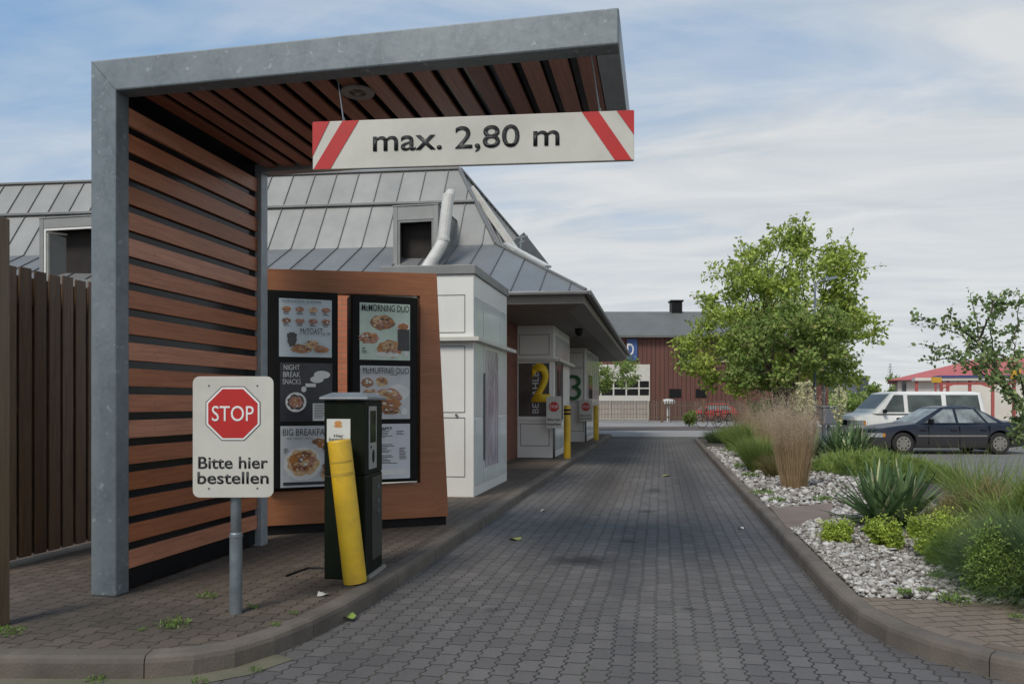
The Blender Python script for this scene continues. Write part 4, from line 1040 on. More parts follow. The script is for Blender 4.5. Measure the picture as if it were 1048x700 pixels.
block(876, 889, 387, 170, 'office_building', 'slightly taller grey office block on the skyline behind the first', pm('far_wall_dark', (.09, .10, .12), (.07, .08, .10), .3, .8))
block(560, 640, 398, 120, 'warehouse', 'low pale warehouse hidden far behind the third booth', WWALL)
p = LOC(170, (911-524)*170/FP, 0); th_ = thing('radio_mast', 'thin dark mast rising over the tree line left of the red roof', 'mast', p)
m_ = MB(); hgt = EYE+(HY-372)*170/FP
m_.tube([p, p+Vector((0, 0, hgt))], [.22, .06], 6); m_.build('mast_pole', FASCIA, th_)
m_ = MB()
for k in range(5): m_.tube([p+Vector((-.7+.1*k, 0, hgt*.75+k*.6)), p+Vector((.7-.1*k, 0, hgt*.75+k*.6))], .05, 5)
m_.build('cross_arms', FASCIA, th_)

# ------------------------------------------------------------------ vehicles
def carpaint(name, c, flake=.3, rough=.28):
    m, nt, b = newmat(name); tc = N(nt, 'ShaderNodeTexCoord').outputs['Object']
    d_ = ramp(nt, noise(nt, tc, 2.2, 6, .7), .45, .8); sp = N(nt, 'ShaderNodeSeparateXYZ'); nt.links.new(tc, sp.inputs[0])
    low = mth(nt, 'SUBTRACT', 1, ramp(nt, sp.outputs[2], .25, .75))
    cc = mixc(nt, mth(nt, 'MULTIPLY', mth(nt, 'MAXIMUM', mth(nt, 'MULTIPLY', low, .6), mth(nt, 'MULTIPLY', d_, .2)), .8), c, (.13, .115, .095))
    nt.links.new(cc, b.inputs['Base Color']); b.inputs['Roughness'].default_value = rough; b.inputs['Metallic'].default_value = flake
    b.inputs['Coat Weight'].default_value = .12; b.inputs['Specular IOR Level'].default_value = .35; b.inputs['Coat Roughness'].default_value = .08
    return m
NAVY = carpaint('navy_car_paint', (.008, .013, .028), .05, .32); VWHITE = carpaint('white_van_paint', (.80, .80, .77), 0, .35); CRED = carpaint('red_car_paint', (.48, .035, .03), 0)
TYRE = pm('tyre_rubber', (.018, .017, .016), (.03, .028, .025), 8, .85); RIM = pm('rim_metal', (.36, .34, .30), (.26, .24, .21), 8, .4, .5)
LAMPG = glassm('lamp_glass', (.30, .32, .33), .3); LAMPR = glassm('tail_lamp_red', (.35, .02, .015), .15)
def interp(tab, x):
    for (a, *va), (b_, *vb) in zip(tab[:-1], tab[1:]):
        if a <= x <= b_:
            t = (x-a)/(b_-a); t2 = t*t*(3-2*t) if False else t
            return [va[i]+(vb[i]-va[i])*t2 for i in range(len(va))]
    return list(tab[-1][1:]) if x > tab[-1][0] else list(tab[0][1:])
def vehicle(name, label, cat, loc, rz, paint, tab, gh, wheels, wr, glass, hub='steel', trim=True, sidewins=(), lamps=None, group=None):
    """tab: x, halfwidth, ztop, zbot; gh: greenhouse (xf0,xf1,xr1,xr0, zbelt, zroof, wbelt, wroof)"""
    root = thing(name, label, cat, loc, rz, group)
    xs = sorted(set([t[0] for t in tab]+list(np.linspace(tab[0][0], tab[-1][0], 34))))
    vs = []; fs = []; P = 12
    for x in xs:
        w, zt_, zb_ = interp(tab, x)
        h = zt_-zb_
        ring = [(w*.90, zb_), (w*.97, zb_+h*.12), (w, zb_+h*.42), (w*.995, zb_+h*.62), (w*.955, zb_+h*.86), (w*.86, zt_-h*.03)]
        full = ring+[(0.0, zt_+.012)]+[(-a, b_) for a, b_ in ring[::-1]]
        full = ring+[(w*.45, zt_+.008), (-w*.45, zt_+.008)]+[(-a, b_) for a, b_ in ring[::-1]]
        P = len(full); vs += [(x, a, b_) for a, b_ in full]
    for i in range(len(xs)-1):
        for k in range(P): fs.append((i*P+k, i*P+(k+1) % P, (i+1)*P+(k+1) % P, (i+1)*P+k))
    fs.append(tuple(range(P))); fs.append(tuple((len(xs)-1)*P+k for k in range(P))[::-1])
    mb = MB(); mb.add(vs, fs); body = mb.build('tmpbody', paint, None, smooth=True)
    cm = MB()
    for wx_ in wheels: cm.tube([(wx_, -2, wr+.02), (wx_, 2, wr+.02)], wr+.055, 32)
    cut = cm.build('tmpcut', BLACK)
    bo_ = body.modifiers.new('b', 'BOOLEAN'); bo_.object = cut; bo_.operation = 'DIFFERENCE'; bo_.solver = 'EXACT'
    bpy.context.view_layer.update(); dg = bpy.context.evaluated_depsgraph_get()
    me = bpy.data.meshes.new_from_object(body.evaluated_get(dg)); bpy.data.objects.remove(body); bpy.data.objects.remove(cut)
    me.name = 'body'; body = bpy.data.objects.new('body', me); col.objects.link(body); body.parent = root
    me.materials.clear(); me.materials.append(paint); me.set_sharp_from_angle(angle=R(32))
    # inner dark wheel wells
    for wx_ in wheels:
        mb = MB(); mb.box(wx_-wr-.06, wx_+wr+.06, -tab[5][1]+.22, tab[5][1]-.22, .12, wr*2+.08); mb.build('wheel_well', BLACK, root, world=False)
    xf0, xf1, xr1, xr0, zb_, zr_, wb, wt = gh
    base = [(xf0, wb*.86), (xf0+.12, wb), (xr0-.14, wb), (xr0, wb*.84)]; top_ = [(xf1, wt*.9), (xf1+.1, wt), (xr1-.1, wt), (xr1, wt*.9)]
    def ring(pts, z): return [(x, y, z) for x, y in pts]+[(x, -y, z) for x, y in pts[::-1]]
    r0, r1 = ring(base, zb_), ring(top_, zr_-.05); r2 = [(xf1+.25+(xr1-xf1-.5)*(max(0, min(1, (x-xf1)/(xr1-xf1)))), y*.78, zr_) for x, y, z in r1]
    n = 8; mb = MB(); mb.add(r0+r1+r2, [(i, (i+1) % n, n+(i+1) % n, n+i) for i in range(n)]+[(n+i, n+(i+1) % n, 2*n+(i+1) % n, 2*n+i) for i in range(n)]+[tuple(2*n+i for i in range(n))])
    mb.build('roof', paint, root, world=False, bevel=.035)
    def side(x, f, sgn, out=.006):         # point on side glass surface; f 0 belt..1 roof
        yb = wb+(wt-wb)*f
        return (x, sgn*(yb+out), zb_+(zr_-.05-zb_)*f)
    for sgn in (-1, 1):
        for (a0, a1, b1, b0) in sidewins:   # bottom front, top front, top rear, bottom rear
            mb = MB(); pts = [side(a0, .07, sgn), side(a1, .9, sgn), side(b1, .9, sgn), side(b0, .07, sgn)]
            pin = [(p_[0], p_[1]-sgn*.012, p_[2]) for p_ in pts]
            mb.hexa(pts+pin); mb.build('side_window', glass, root, world=False)
    def scr(xa, xb, wa, wc, out, nm):       # front / rear screens
        mb = MB(); z0, z1 = zb_+.03, zr_-.09
        pts = [(xa+(xb-xa)*.07+out, -wa*.80, z0), (xa+(xb-xa)*.07+out, wa*.80, z0), (xa+(xb-xa)*.93+out, wc*.84, z1), (xa+(xb-xa)*.93+out, -wc*.84, z1)]
        mb.hexa(pts+[(p_[0]-out*2, p_[1], p_[2]) for p_ in pts]); mb.build(nm, glass, root, world=False)
    scr(xf0, xf1, wb, wt, -.012, 'windscreen'); scr(xr0, xr1, wb, wt, .012, 'rear_window')
    for wx_ in wheels:
        for sgn in (-1, 1):
            hw_ = interp(tab, wx_)[0]-.02
            y0 = sgn*hw_; mb = MB(); mb.tube([(wx_, y0-sgn*.20, wr), (wx_, y0-sgn*.03, wr), (wx_, y0, wr)], [wr, wr, wr*.93], 30)
            wl = mb.build('wheel', TYRE, root, world=False)
            mb = MB(); mb.tube([(wx_, y0-sgn*.01, wr), (wx_, y0+sgn*.004, wr)], wr*.66, 26); mb.tube([(wx_, y0, wr), (wx_, y0+sgn*.012, wr)], wr*.30, 16)
            for k in range(8):
                a = k*math.pi/4; mb.bar((wx_+wr*.3*math.cos(a), y0+sgn*.006, wr+wr*.3*math.sin(a)), (wx_+wr*.62*math.cos(a), y0+sgn*.006, wr+wr*.62*math.sin(a)), wr*.13, .016, up=(0, 1, 0))
            mb.build('rim', RIM, wl, world=False)
            mb = MB()
            for k in range(8):
                a = (k+.5)*math.pi/4; mb.tube([(wx_+wr*.48*math.cos(a), y0+sgn*.003, wr+wr*.48*math.sin(a)), (wx_+wr*.48*math.cos(a), y0+sgn*.0065, wr+wr*.48*math.sin(a))], wr*.075, 8)
            mb.build('rim_holes', BLACK, wl, world=False)
    xfm, xrm = tab[0][0], tab[-1][0]
    wf_, zf_, zbf = interp(tab, xfm+.14); wr_, zre, zbr = interp(tab, xrm-.14)
    for sgn in (-1, 1):
        def strip_(mb, path, za, zb2_, th_=.012):
            n_ = len(path); vs_ = [(x, sgn*y, za) for x, y in path]+[(x, sgn*y, zb2_) for x, y in path]
            mb.add(vs_, [(k_, k_+1, n_+k_+1, n_+k_) for k_ in range(n_-1)])
        wq = lambda x: interp(tab, x)[0]*.995+.009
        lz0, lz1 = lamps[0]
        mb = MB(); strip_(mb, [(xfm-.016, .36), (xfm-.012, wq(xfm)*.95), (xfm+.01, wq(xfm+.01)), (xfm+.08, wq(xfm+.08)), (xfm+.20, wq(xfm+.20)), (xfm+.33, wq(xfm+.33))], lz0, lz1)
        hl = mb.build('headlight', LAMPG, root, world=False); so_ = hl.modifiers.new('Solid', 'SOLIDIFY'); so_.thickness = .02; so_.offset = 0
        mb = MB(); strip_(mb, [(xfm+.33, wq(xfm+.33)), (xfm+.40, wq(xfm+.40))], lz0+.01, lz1-.01)
        hl = mb.build('indicator', pm('indicator_amber', (.6, .25, .04), (.5, .2, .03), 5, .3) if 'indicator_amber' not in MATS else MATS['indicator_amber'], root, world=False); so_ = hl.modifiers.new('Solid', 'SOLIDIFY'); so_.thickness = .02; so_.offset = 0
        lz0, lz1 = lamps[1]
        mb = MB(); strip_(mb, [(xrm+.012, .42), (xrm+.008, wq(xrm)*.97), (xrm-.05, wq(xrm-.05)), (xrm-.12, wq(xrm-.12)), (xrm-.24, wq(xrm-.24))], lz0, lz1)
        hl = mb.build('tail_light', LAMPR, root, world=False); so_ = hl.modifiers.new('Solid', 'SOLIDIFY'); so_.thickness = .02; so_.offset = 0
        mx_ = gh[0]+.30; mb = MB(); mb.box(mx_, mx_+.11, min(sgn*(wb+.02), sgn*(wb+.19)), max(sgn*(wb+.02), sgn*(wb+.19)), zb_+.02, zb_+.15); mb.build('wing_mirror', BLACK, root, world=False, bevel=.03)
    if trim:
        for sgn in (-1, 1):
            hw_ = interp(tab, 0)[0]
            mb = MB(); mb.box(wheels[0]+wr+.08, wheels[1]-wr-.08, min(sgn*hw_*.99, sgn*(hw_+.012)), max(sgn*hw_*.99, sgn*(hw_+.012)), .52, .56); mb.build('side_moulding', RIM, root, world=False)
            for xd in trim:
                mb = MB(); mb.box(xd, xd+.010, min(sgn*hw_*.97, sgn*(hw_+.0015)), max(sgn*hw_*.97, sgn*(hw_+.0015)), .30, zb_-.05); mb.build('door_gap', BLACK, root, world=False)
                mb = MB(); mb.box(xd-.24, xd-.08, min(sgn*hw_*.97, sgn*(hw_+.02)), max(sgn*hw_*.97, sgn*(hw_+.02)), zb_-.19, zb_-.155); mb.build('door_handle', paint, root, world=False)
    mb = MB(); mb.box(xfm-.02, xfm+.02, -.33, .33, lamps[0][0]+.0, lamps[0][1]); mb.build('grille', BLACK, root, world=False, bevel=.01)
    for xx_, nm_ in ((xfm-.045, 'number_plate'), (xrm+.03, 'number_plate')):
        mb = MB(); mb.box(xx_, xx_+.012, -.26, .26, .40, .51); mb.build(nm_, CREAM, root, world=False)
    mb = MB(); mb.box(xfm-.03, xfm+.12, -wf_*.85, wf_*.85, zbf+.03, zbf+.16); mb.build('front_bumper', BLACK, root, world=False, bevel=.02)
    mb = MB(); mb.box(xrm-.1, xrm+.03, -wr_*.85, wr_*.85, zbr+.03, zbr+.16); mb.build('rear_bumper', BLACK, root, world=False, bevel=.02)
    return root
CT = 22.6
sed = [(-2.36, .62, .64, .28), (-2.28, .74, .70, .22), (-2.05, .82, .765, .19), (-1.6, .86, .84, .18), (-.95, .875, .92, .18), (-.3, .88, .91, .18), (.6, .88, .92, .18), (1.3, .875, .95, .18), (1.75, .86, .97, .20), (2.15, .83, .95, .24), (2.30, .78, .88, .30), (2.36, .66, .72, .36)]
vehicle('parked_car', 'dark navy four door saloon parked side-on facing left in front of the white van', 'car', LOC(CT, (958.5-524)*CT/FP, -.005), TH, NAVY, sed,
        (-1.02, -.18, .82, 1.72, .885, 1.41, .79, .57), (-1.43, 1.36), .315, CARGL, trim=(-.72, .18, 1.05),
        sidewins=[(-.80, -.14, .12, .12), (.20, .20, .72, .98), (1.06, .80, .86, 1.34)], lamps=((.50, .62), (.66, .84)))
VT = 27.3
van = [(-2.38, .66, .92, .32), (-2.3, .80, 1.02, .26), (-2.0, .88, 1.10, .24), (-1.6, .90, 1.16, .22), (-.9, .91, 1.16, .22), (0, .915, 1.16, .22), (1.2, .915, 1.16, .22), (2.0, .91, 1.16, .24), (2.30, .89, 1.14, .28), (2.37, .80, 1.05, .32)]
vehicle('parked_van', 'white passenger van parked behind the dark saloon', 'van', LOC(VT, (930-524)*VT/FP, -.005), TH, VWHITE, van,
        (-1.72, -1.02, 2.18, 2.34, 1.12, 1.90, .90, .78), (-1.52, 1.42), .33, VANGL, trim=(-.55, .75),
        sidewins=[(-1.38, -.95, -.62, -.62), (-.48, -.48, .72, .72), (.88, .88, 2.02, 2.08)], lamps=((.70, .88), (.75, 1.1)))
p = LOC(60, (728-524)*60/FP, 0)
hat = [(-1.98, .60, .62, .26), (-1.9, .72, .70, .2), (-1.5, .80, .80, .18), (-.9, .83, .92, .18), (-.2, .84, .93, .18), (.4, .84, .95, .18), (1.2, .83, .97, .18), (1.75, .81, .96, .2), (1.92, .76, .85, .28), (1.97, .66, .72, .32)]
vehicle('red_car', 'bright red hatchback parked behind the picket fence', 'car', (p.x, p.y, .0), TH+R(5), CRED, hat,
        (-1.05, -.35, 1.25, 1.85, .90, 1.45, .76, .58), (-1.25, 1.2), .30, CARGL, trim=(), sidewins=[(-.85, -.3, .2, .2), (.3, .3, 1.1, 1.4)], lamps=((.55, .68), (.6, .85)))

# bicycles
def bicycle(t, px, label, rz, s=1.):
    p = LOC(t, (px-524)*t/FP, .012); r = thing('bicycle', label, 'bicycle', p, rz, 'bicycles by the far fence')
    for x in (-.53, .53):
        m = MB(); n = 28; pts = [(x+.33*math.cos(2*math.pi*k/n), 0, .34+.33*math.sin(2*math.pi*k/n)) for k in range(n+1)]
        m.tube(pts, .02, 6, cap=False); w = m.build('wheel', TYRE, r, world=False)
        m = MB()
        for k in range(10): a = 2*math.pi*k/10; m.bar((x, 0, .34), (x+.32*math.cos(a), 0, .34+.32*math.sin(a)), .006, .006)
        m.tube([(x, -.04, .34), (x, .04, .34)], .025, 8); m.build('spokes', RIM, w, world=False)
    m = MB(); A, Bq, Cq, D_ = (-.53, 0, .34), (-.08, 0, .30), (-.22, 0, .80), (.36, 0, .82)
    for a, b_ in ((A, Bq), (A, Cq), (Bq, Cq), (Bq, D_), (Cq, D_), ((.40, 0, .92), (.53, 0, .34))): m.tube([a, b_], .018, 6)
    m.build('frame', BLACK, r, world=False)
    m = MB(); m.tube([(.36, 0, .82), (.34, 0, 1.0)], .015, 6); m.tube([(.26, -.27, 1.0), (.36, -.1, 1.03), (.36, .1, 1.03), (.26, .27, 1.0)], .014, 6); m.build('handlebar', BLACK, r, world=False)
    m = MB(); m.tube([(-.22, 0, .80), (-.24, 0, .93)], .014, 6); m.hexa([(-.38, -.07, .92), (-.38, .07, .92), (-.10, .02, .94), (-.10, -.02, .94), (-.38, -.07, .97), (-.38, .07, .97), (-.10, .02, .97), (-.10, -.02, .97)][:4]+[(-.38, -.07, .97), (-.38, .07, .97), (-.10, .02, .98), (-.10, -.02, .98)]); m.build('saddle', BLACK, r, world=False)
    m = MB(); m.tube([(-.08, -.03, .30), (-.08, .03, .30)], .09, 12); m.build('chainring', RIM, r, world=False)
bicycle(44, 728, 'black bicycle standing before the picket fence, left of the pair', TH+R(160))
bicycle(45.5, 741, 'black bicycle half behind the grasses, right of the pair', TH+R(20))

# lamps and bin
def lamp(px, pyt, t, arm, label, bend=1):
    u = (px-524)*t/FP; p = LOC(t, u, 0); h = EYE+(HY-pyt)*t/FP
    r = thing('street_lamp', label, 'street lamp', p, TH, 'street lamps beside the car park')
    m = MB(); m.tube([(0, 0, 0), (0, 0, .9), (0, 0, .92), (0, 0, h-.25), (.02, 0, h-.08), (.12, 0, h)], [.06, .06, .042, .036, .032, .03], 10); m.build('pole', STEEL, r, world=False)
    m = MB(); m.tube([(.12, 0, h), (arm*.5, 0, h+.08)], .024, 8); m.build('arm', STEEL, r, world=False)
    m = MB(); m.hexa([(arm*.42, -.14, h+.02), (arm, -.10, h+.12), (arm, .10, h+.12), (arm*.42, .14, h+.02), (arm*.42, -.10, h+.14), (arm, -.06, h+.19), (arm, .06, h+.19), (arm*.42, .10, h+.14)]); m.build('lamp_head', STEEL, r, world=False, bevel=.02)
lamp(834, 289, 23.6, .70, 'taller grey street lamp standing beside the large green tree')
lamp(843, 327, 23.2, .50, 'shorter grey street lamp in front of the crown of the large green tree')
p = LOC(22.0, (848-524)*22.0/FP, .1); lb = thing('litter_bin', 'dark grey litter bin beside the lamp pole behind the grasses', 'bin', p, TH)
m_ = MB(); m_.hexa([(-.2, -.18, .75), (.2, -.18, .75), (.2, .18, .75), (-.2, .18, .75), (-.26, -.22, 1.25), (.26, -.22, 1.25), (.26, .22, 1.25), (-.26, .22, 1.25)]); m_.build('bin_body', FARB, lb, world=False, bevel=.03)
m_ = MB(); m_.tube([(0, 0, -.05), (0, 0, .74)], .05, 8); m_.build('pole', STEEL, lb, world=False)
m_ = MB(); m_.box(-.28, .28, -.24, .24, 1.252, 1.31); m_.build('bin_lid', STEEL, lb, world=False, bevel=.02)

# ------------------------------------------------------------------ vegetation
LEAF1 = leafmat('bright_tree_leaves', (.44, .52, .10), (.26, .36, .07), (.54, .58, .18), 1.0)
LEAF2 = leafmat('darker_tree_leaves', (.31, .41, .10), (.17, .26, .065), (.44, .42, .17), 1.4)
LEAF3 = leafmat('small_tree_leaves', (.26, .35, .13), (.14, .21, .08), (.42, .48, .2), 2.5)
LIME = leafmat('lime_leaves', (.46, .56, .09), (.34, .46, .075), (.58, .62, .16), 4)
GRASS = leafmat('green_grass_blades', (.24, .32, .075), (.16, .24, .055), (.42, .38, .18), 2)
GRASSD = leafmat('dark_grass_blades', (.13, .20, .085), (.075, .13, .055), (.25, .29, .12), 2)
MOUND = leafmat('mound_grass', (.27, .36, .09), (.20, .28, .07), (.38, .42, .14), 1.5)
TAN = leafmat('dry_grass_blades', (.46, .34, .20), (.32, .225, .12), (.55, .43, .28), 3, trans=.2)
PLUME = leafmat('grass_plumes', (.60, .48, .35), (.48, .37, .26), (.68, .57, .43), 3, trans=.25)
RUST = leafmat('rusty_stems', (.26, .21, .09), (.18, .20, .07), (.34, .25, .12), 3)
YUC = leafmat('yucca_blades', (.17, .26, .11), (.08, .14, .06), (.46, .48, .28), 3, trans=.12, island=.4)
YUCP = leafmat('old_yucca_blades', (.40, .40, .24), (.27, .27, .16), (.5, .42, .26), 3, trans=.1)
FLOW = leafmat('cream_blossoms', (.62, .60, .36), (.52, .52, .28), (.45, .50, .22), 4, trans=.3)
BARK = pm('tree_bark', (.085, .065, .045), (.05, .038, .027), 12, .9, bmp=.6, bscale=30)
def blades(name, n, h, rad, width, lean0, lean1, droop, mat, parent=None, at=None, center=(0, 0, 0), hvar=.25, seg=5, ry=1., seed=0, base_h=0., dirx=0.0):
    r = np.random.default_rng(seed+n)
    a = r.uniform(0, 2*np.pi, n); rr = rad*np.sqrt(r.uniform(0, 1, n))
    bx_ = rr*np.cos(a); by_ = rr*np.sin(a)*ry
    az_ = a+r.normal(0, .5, n); lean = r.uniform(lean0, lean1, n); L = h*(1-hvar*r.uniform(0, 1, n)**.7)
    w = width*r.uniform(.6, 1.1, n)
    d0 = np.stack([np.cos(az_)*np.sin(lean)+dirx, np.sin(az_)*np.sin(lean), np.cos(lean)], 1)
    out = np.stack([np.cos(az_), np.sin(az_), np.zeros(n)], 1)
    tw = az_+r.uniform(-1.2, 1.2, n); side_ = np.stack([-np.sin(tw), np.cos(tw), np.zeros(n)], 1)
    P = []
    pos = np.stack([bx_, by_, np.full(n, base_h)], 1); d_ = d0.copy(); dr = droop*r.uniform(.5, 1.4, n)
    for s in range(seg+1):
        t = s/seg; ww = (w*(1-t)**.7*(0.6+.4*min(1, t*4)))[:, None]
        if s == seg: P.append(pos.copy())
        else: P.append(pos-side_*ww/2); P.append(pos+side_*ww/2)
        d_ = d_+(out*.6-np.array([0, 0, 1.0]))*dr[:, None]*(t+.15)/seg*2
        d_ /= np.linalg.norm(d_, axis=1)[:, None]; pos = pos+d_*(L/seg)[:, None]; pos[:, 2] = np.maximum(pos[:, 2], .005)
    K = 2*seg+1; V_ = np.stack(P, 1)+np.array(center)
    f = []
    base = (np.arange(n)*K)[:, None]
    for s in range(seg-1): f.append(base+np.array([[2*s, 2*s+1, 2*s+3]])); f.append(base+np.array([[2*s, 2*s+3, 2*s+2]]))
    f.append(base+np.array([[2*(seg-1), 2*(seg-1)+1, 2*seg]]))
    F = np.concatenate(f); return fastmesh(name, V_.reshape(-1, 3)+(np.array(wloc(parent)) if parent is not None else 0), F, mat, parent, at), V_
def leaves(name, pts, size, mat, parent, droop=.3, aspect=.55, seed=1, up=.4):
    """pts world coordinates; each leaf a folded diamond of its own"""
    r = np.random.default_rng(seed); n = len(pts)
    pts = np.asarray(pts)
    ax = r.normal(0, 1, (n, 3)); ax[:, 2] -= droop; ax /= np.linalg.norm(ax, axis=1)[:, None]
    nr = r.normal(0, 1, (n, 3)); nr[:, 2] += up*2; sd = np.cross(ax, nr); sd /= np.linalg.norm(sd, axis=1)[:, None]+1e-6
    s = size*r.uniform(.6, 1.25, n)[:, None]; nn = np.cross(sd, ax)
    V_ = np.stack([pts, pts+ax*s*.45+sd*s*aspect/2-nn*s*.07, pts+ax*s, pts+ax*s*.45-sd*s*aspect/2-nn*s*.07], 1).reshape(-1, 3)
    b_ = (np.arange(n)*4)[:, None]
    F = np.concatenate([b_+np.array([[0, 1, 2]]), b_+np.array([[0, 2, 3]])])
    return fastmesh(name, V_, F, mat, parent)
def limb(mb, a, b_, r0, r1, wob=.08, n=6, m=0):
    a, b_ = Vector(a), Vector(b_); L = (b_-a).length; pts = []; ra = []
    for i in range(n+1):
        t = i/n; q = a+(b_-a)*t; q = q+Vector([random.gauss(0, wob*L*.3) for _ in range(3)])*(math.sin(math.pi*t)); q.z += math.sin(math.pi*t)*L*.06
        pts.append(q); ra.append(r0+(r1-r0)*t)
    mb.tube(pts, ra, 6, m); return pts
# --- big tree: crown silhouette sampled inside an outline, real depth around the trunk
def in_poly(x, y, P):
    c = False; j = len(P)-1
    for i in range(len(P)):
        if (P[i][1] > y) != (P[j][1] > y) and x < (P[j][0]-P[i][0])*(y-P[i][1])/(P[j][1]-P[i][1])+P[i][0]: c = not c
        j = i
    return c
def crown_tree(name, label, px, pyb, t, outline, nclump, per, crad, lsize, mat, trunk_r, fork_z, seed, z0=.09, group=None, yoff=0):
    random.seed(seed); r = np.random.default_rng(seed)
    p = LOC(t, (px-524)*t/FP, z0); root = thing(name, label, 'tree', p, 0, group)
    k = t/FP; xs = [o[0] for o in outline]; ys = [o[1] for o in outline]
    cx = (min(xs)+max(xs))/2; hw = (max(xs)-min(xs))/2*k
    cl = []
    mb = MB(); fk = Vector((p.x, p.y, fork_z))
    limb(mb, p, fk, trunk_r, trunk_r*.75, .05)
    tries = 0
    while len(cl) < nclump and tries < 20000:
        tries += 1
        x, y = random.uniform(min(xs), max(xs)), random.uniform(min(ys), max(ys))
        if not in_poly(x, y, outline): continue
        # row half width for depth
        q = 1
        dx = (x-cx)/((max(xs)-min(xs))/2); dm = math.sqrt(max(0, 1-dx*dx))*hw
        vy = (y-min(ys))/(max(ys)-min(ys)); dm *= max(.35, math.sin(math.pi*min(.92, .18+vy*.75)))
        s_ = random.uniform(-1, 1); s_ = math.copysign(abs(s_)**.55, s_); dep = s_*dm
        c_ = LOC(t+dep, (x-524)*k, EYE+(HY-y)*k)
        if any((c_-o).length < crad*.55 for o in cl): continue
        cl.append(c_)
    P = []
    heads = []
    for i, c_ in enumerate(cl):
        if i % 9 == 0: heads.append(fk+(c_-fk)*.55); limb(mb, fk, heads[-1], trunk_r*.45, trunk_r*.22)
    for c_ in cl:
        h = min(heads, key=lambda q: (q-c_).length); limb(mb, h, c_, trunk_r*.14, .012, .15, 4)
        n = int(per*random.uniform(.6, 1.3)); rr = crad*random.uniform(.7, 1.2)
        d_ = r.normal(0, 1, (n, 3)); d_ /= np.linalg.norm(d_, axis=1)[:, None]; d_ *= (r.uniform(0, 1, n)**.45)[:, None]*rr
        d_[:, 2] *= .75
        P.append(np.array(c_)+d_)
        # sticking-out twigs
        for _ in range(3):
            dv = Vector(r.normal(0, 1, 3)); dv.z = abs(dv.z)*.8+.2; dv.normalize(); e = c_+dv*rr*random.uniform(1.1, 1.7)
            mb.tube([c_, e], [.012, .004], 4); m2 = 14
            tt = r.uniform(.4, 1.05, m2)[:, None]
            P.append(np.array(c_)+(np.array(e)-np.array(c_))*tt+r.normal(0, .045, (m2, 3)))
    mb.build('trunk', BARK, root, smooth=True)
    leaves('crown', np.concatenate(P), lsize, mat, root, seed=seed)
    return root
OUT1 = [(800, 240), (812, 258), (830, 262), (838, 285), (862, 298), (885, 312), (884, 332), (890, 345), (878, 365), (868, 385), (850, 400), (820, 404), (790, 402), (750, 402), (725, 396), (706, 378), (702, 352), (716, 335), (722, 322), (730, 306), (738, 285), (742, 262), (756, 268), (772, 262), (785, 260), (788, 246)]
crown_tree('broadleaf_tree', 'large bright green broadleaf tree in the bed behind the grasses', 795, 430, 27.0, OUT1, 120, 175, .55, .17, LEAF1, .15, 1.9, 21)
OUT2 = [(768, 330), (800, 316), (835, 318), (862, 332), (866, 352), (858, 372), (845, 392), (818, 400), (790, 402), (768, 400), (752, 388), (750, 362), (756, 342)]
crown_tree('weeping_tree', 'small darker drooping tree growing in front of the bright green tree', 806, 430, 23.2, OUT2, 46, 200, .40, .15, LEAF2, .09, 1.5, 33)
OUT3 = [(606, 378), (618, 368), (634, 366), (648, 376), (650, 388), (640, 394), (622, 396), (606, 398)]
crown_tree('small_tree', 'small tree whose foliage shows under the eave before the white garage door', 609, 430, 40, OUT3, 16, 120, .45, .16, LEAF2, .06, 1.9, 5, z0=.0)
# --- sparse young tree at right
random.seed(9)
T3 = 11.5; rt = thing('young_tree', 'sparse young tree with dark leafy branches at the right picture edge', 'tree', (C(1062, 470, T3).x, C(1062, 470, T3).y, .1))
mb = MB(); P = []
def W3(px, py, dt=0): return C(px, py, T3+dt)
base = Vector(rt.location); fk = W3(1056, 430)
limb(mb, base, fk, .035, .024, .03)
mains = [((1056, 430), (1020, 380, .2), (1004, 345, .1), (993, 300, .2)), ((1056, 430), (1025, 388, -.2), (985, 345, -.1), (935, 321, -.3)), ((1056, 430), (1018, 375, .3), (1014, 335, .4), (1027, 299, .2)),
         ((1056, 430), (1022, 392, 0), (975, 358, .2), (940, 352, .1)), ((1056, 430), (1042, 380, -.3), (1036, 350, -.3), (1046, 308, -.2)), ((1056, 430), (1048, 395, .4), (1062, 350, .3), (1080, 310, .3)),
         ((1056, 430), (1030, 398, -.4), (985, 368, -.4), (945, 368, -.3)), ((1020, 380, .2), (1000, 352, .5), (978, 330, .4), (968, 326, .5)), ((1004, 345, .1), (1014, 320, -.2), (1018, 305, -.1), (1032, 315, -.2)),
         ((1056, 430), (1050, 420, -.3), (1040, 415, -.3), (1030, 395, -.4)), ((1056, 430), (1044, 428, -.2), (1038, 440, -.2), (1046, 455, -.2)), ((1042, 380, -.3), (1030, 365, -.5), (1010, 362, -.5), (1000, 378, -.4))]
rr = np.random.default_rng(3)
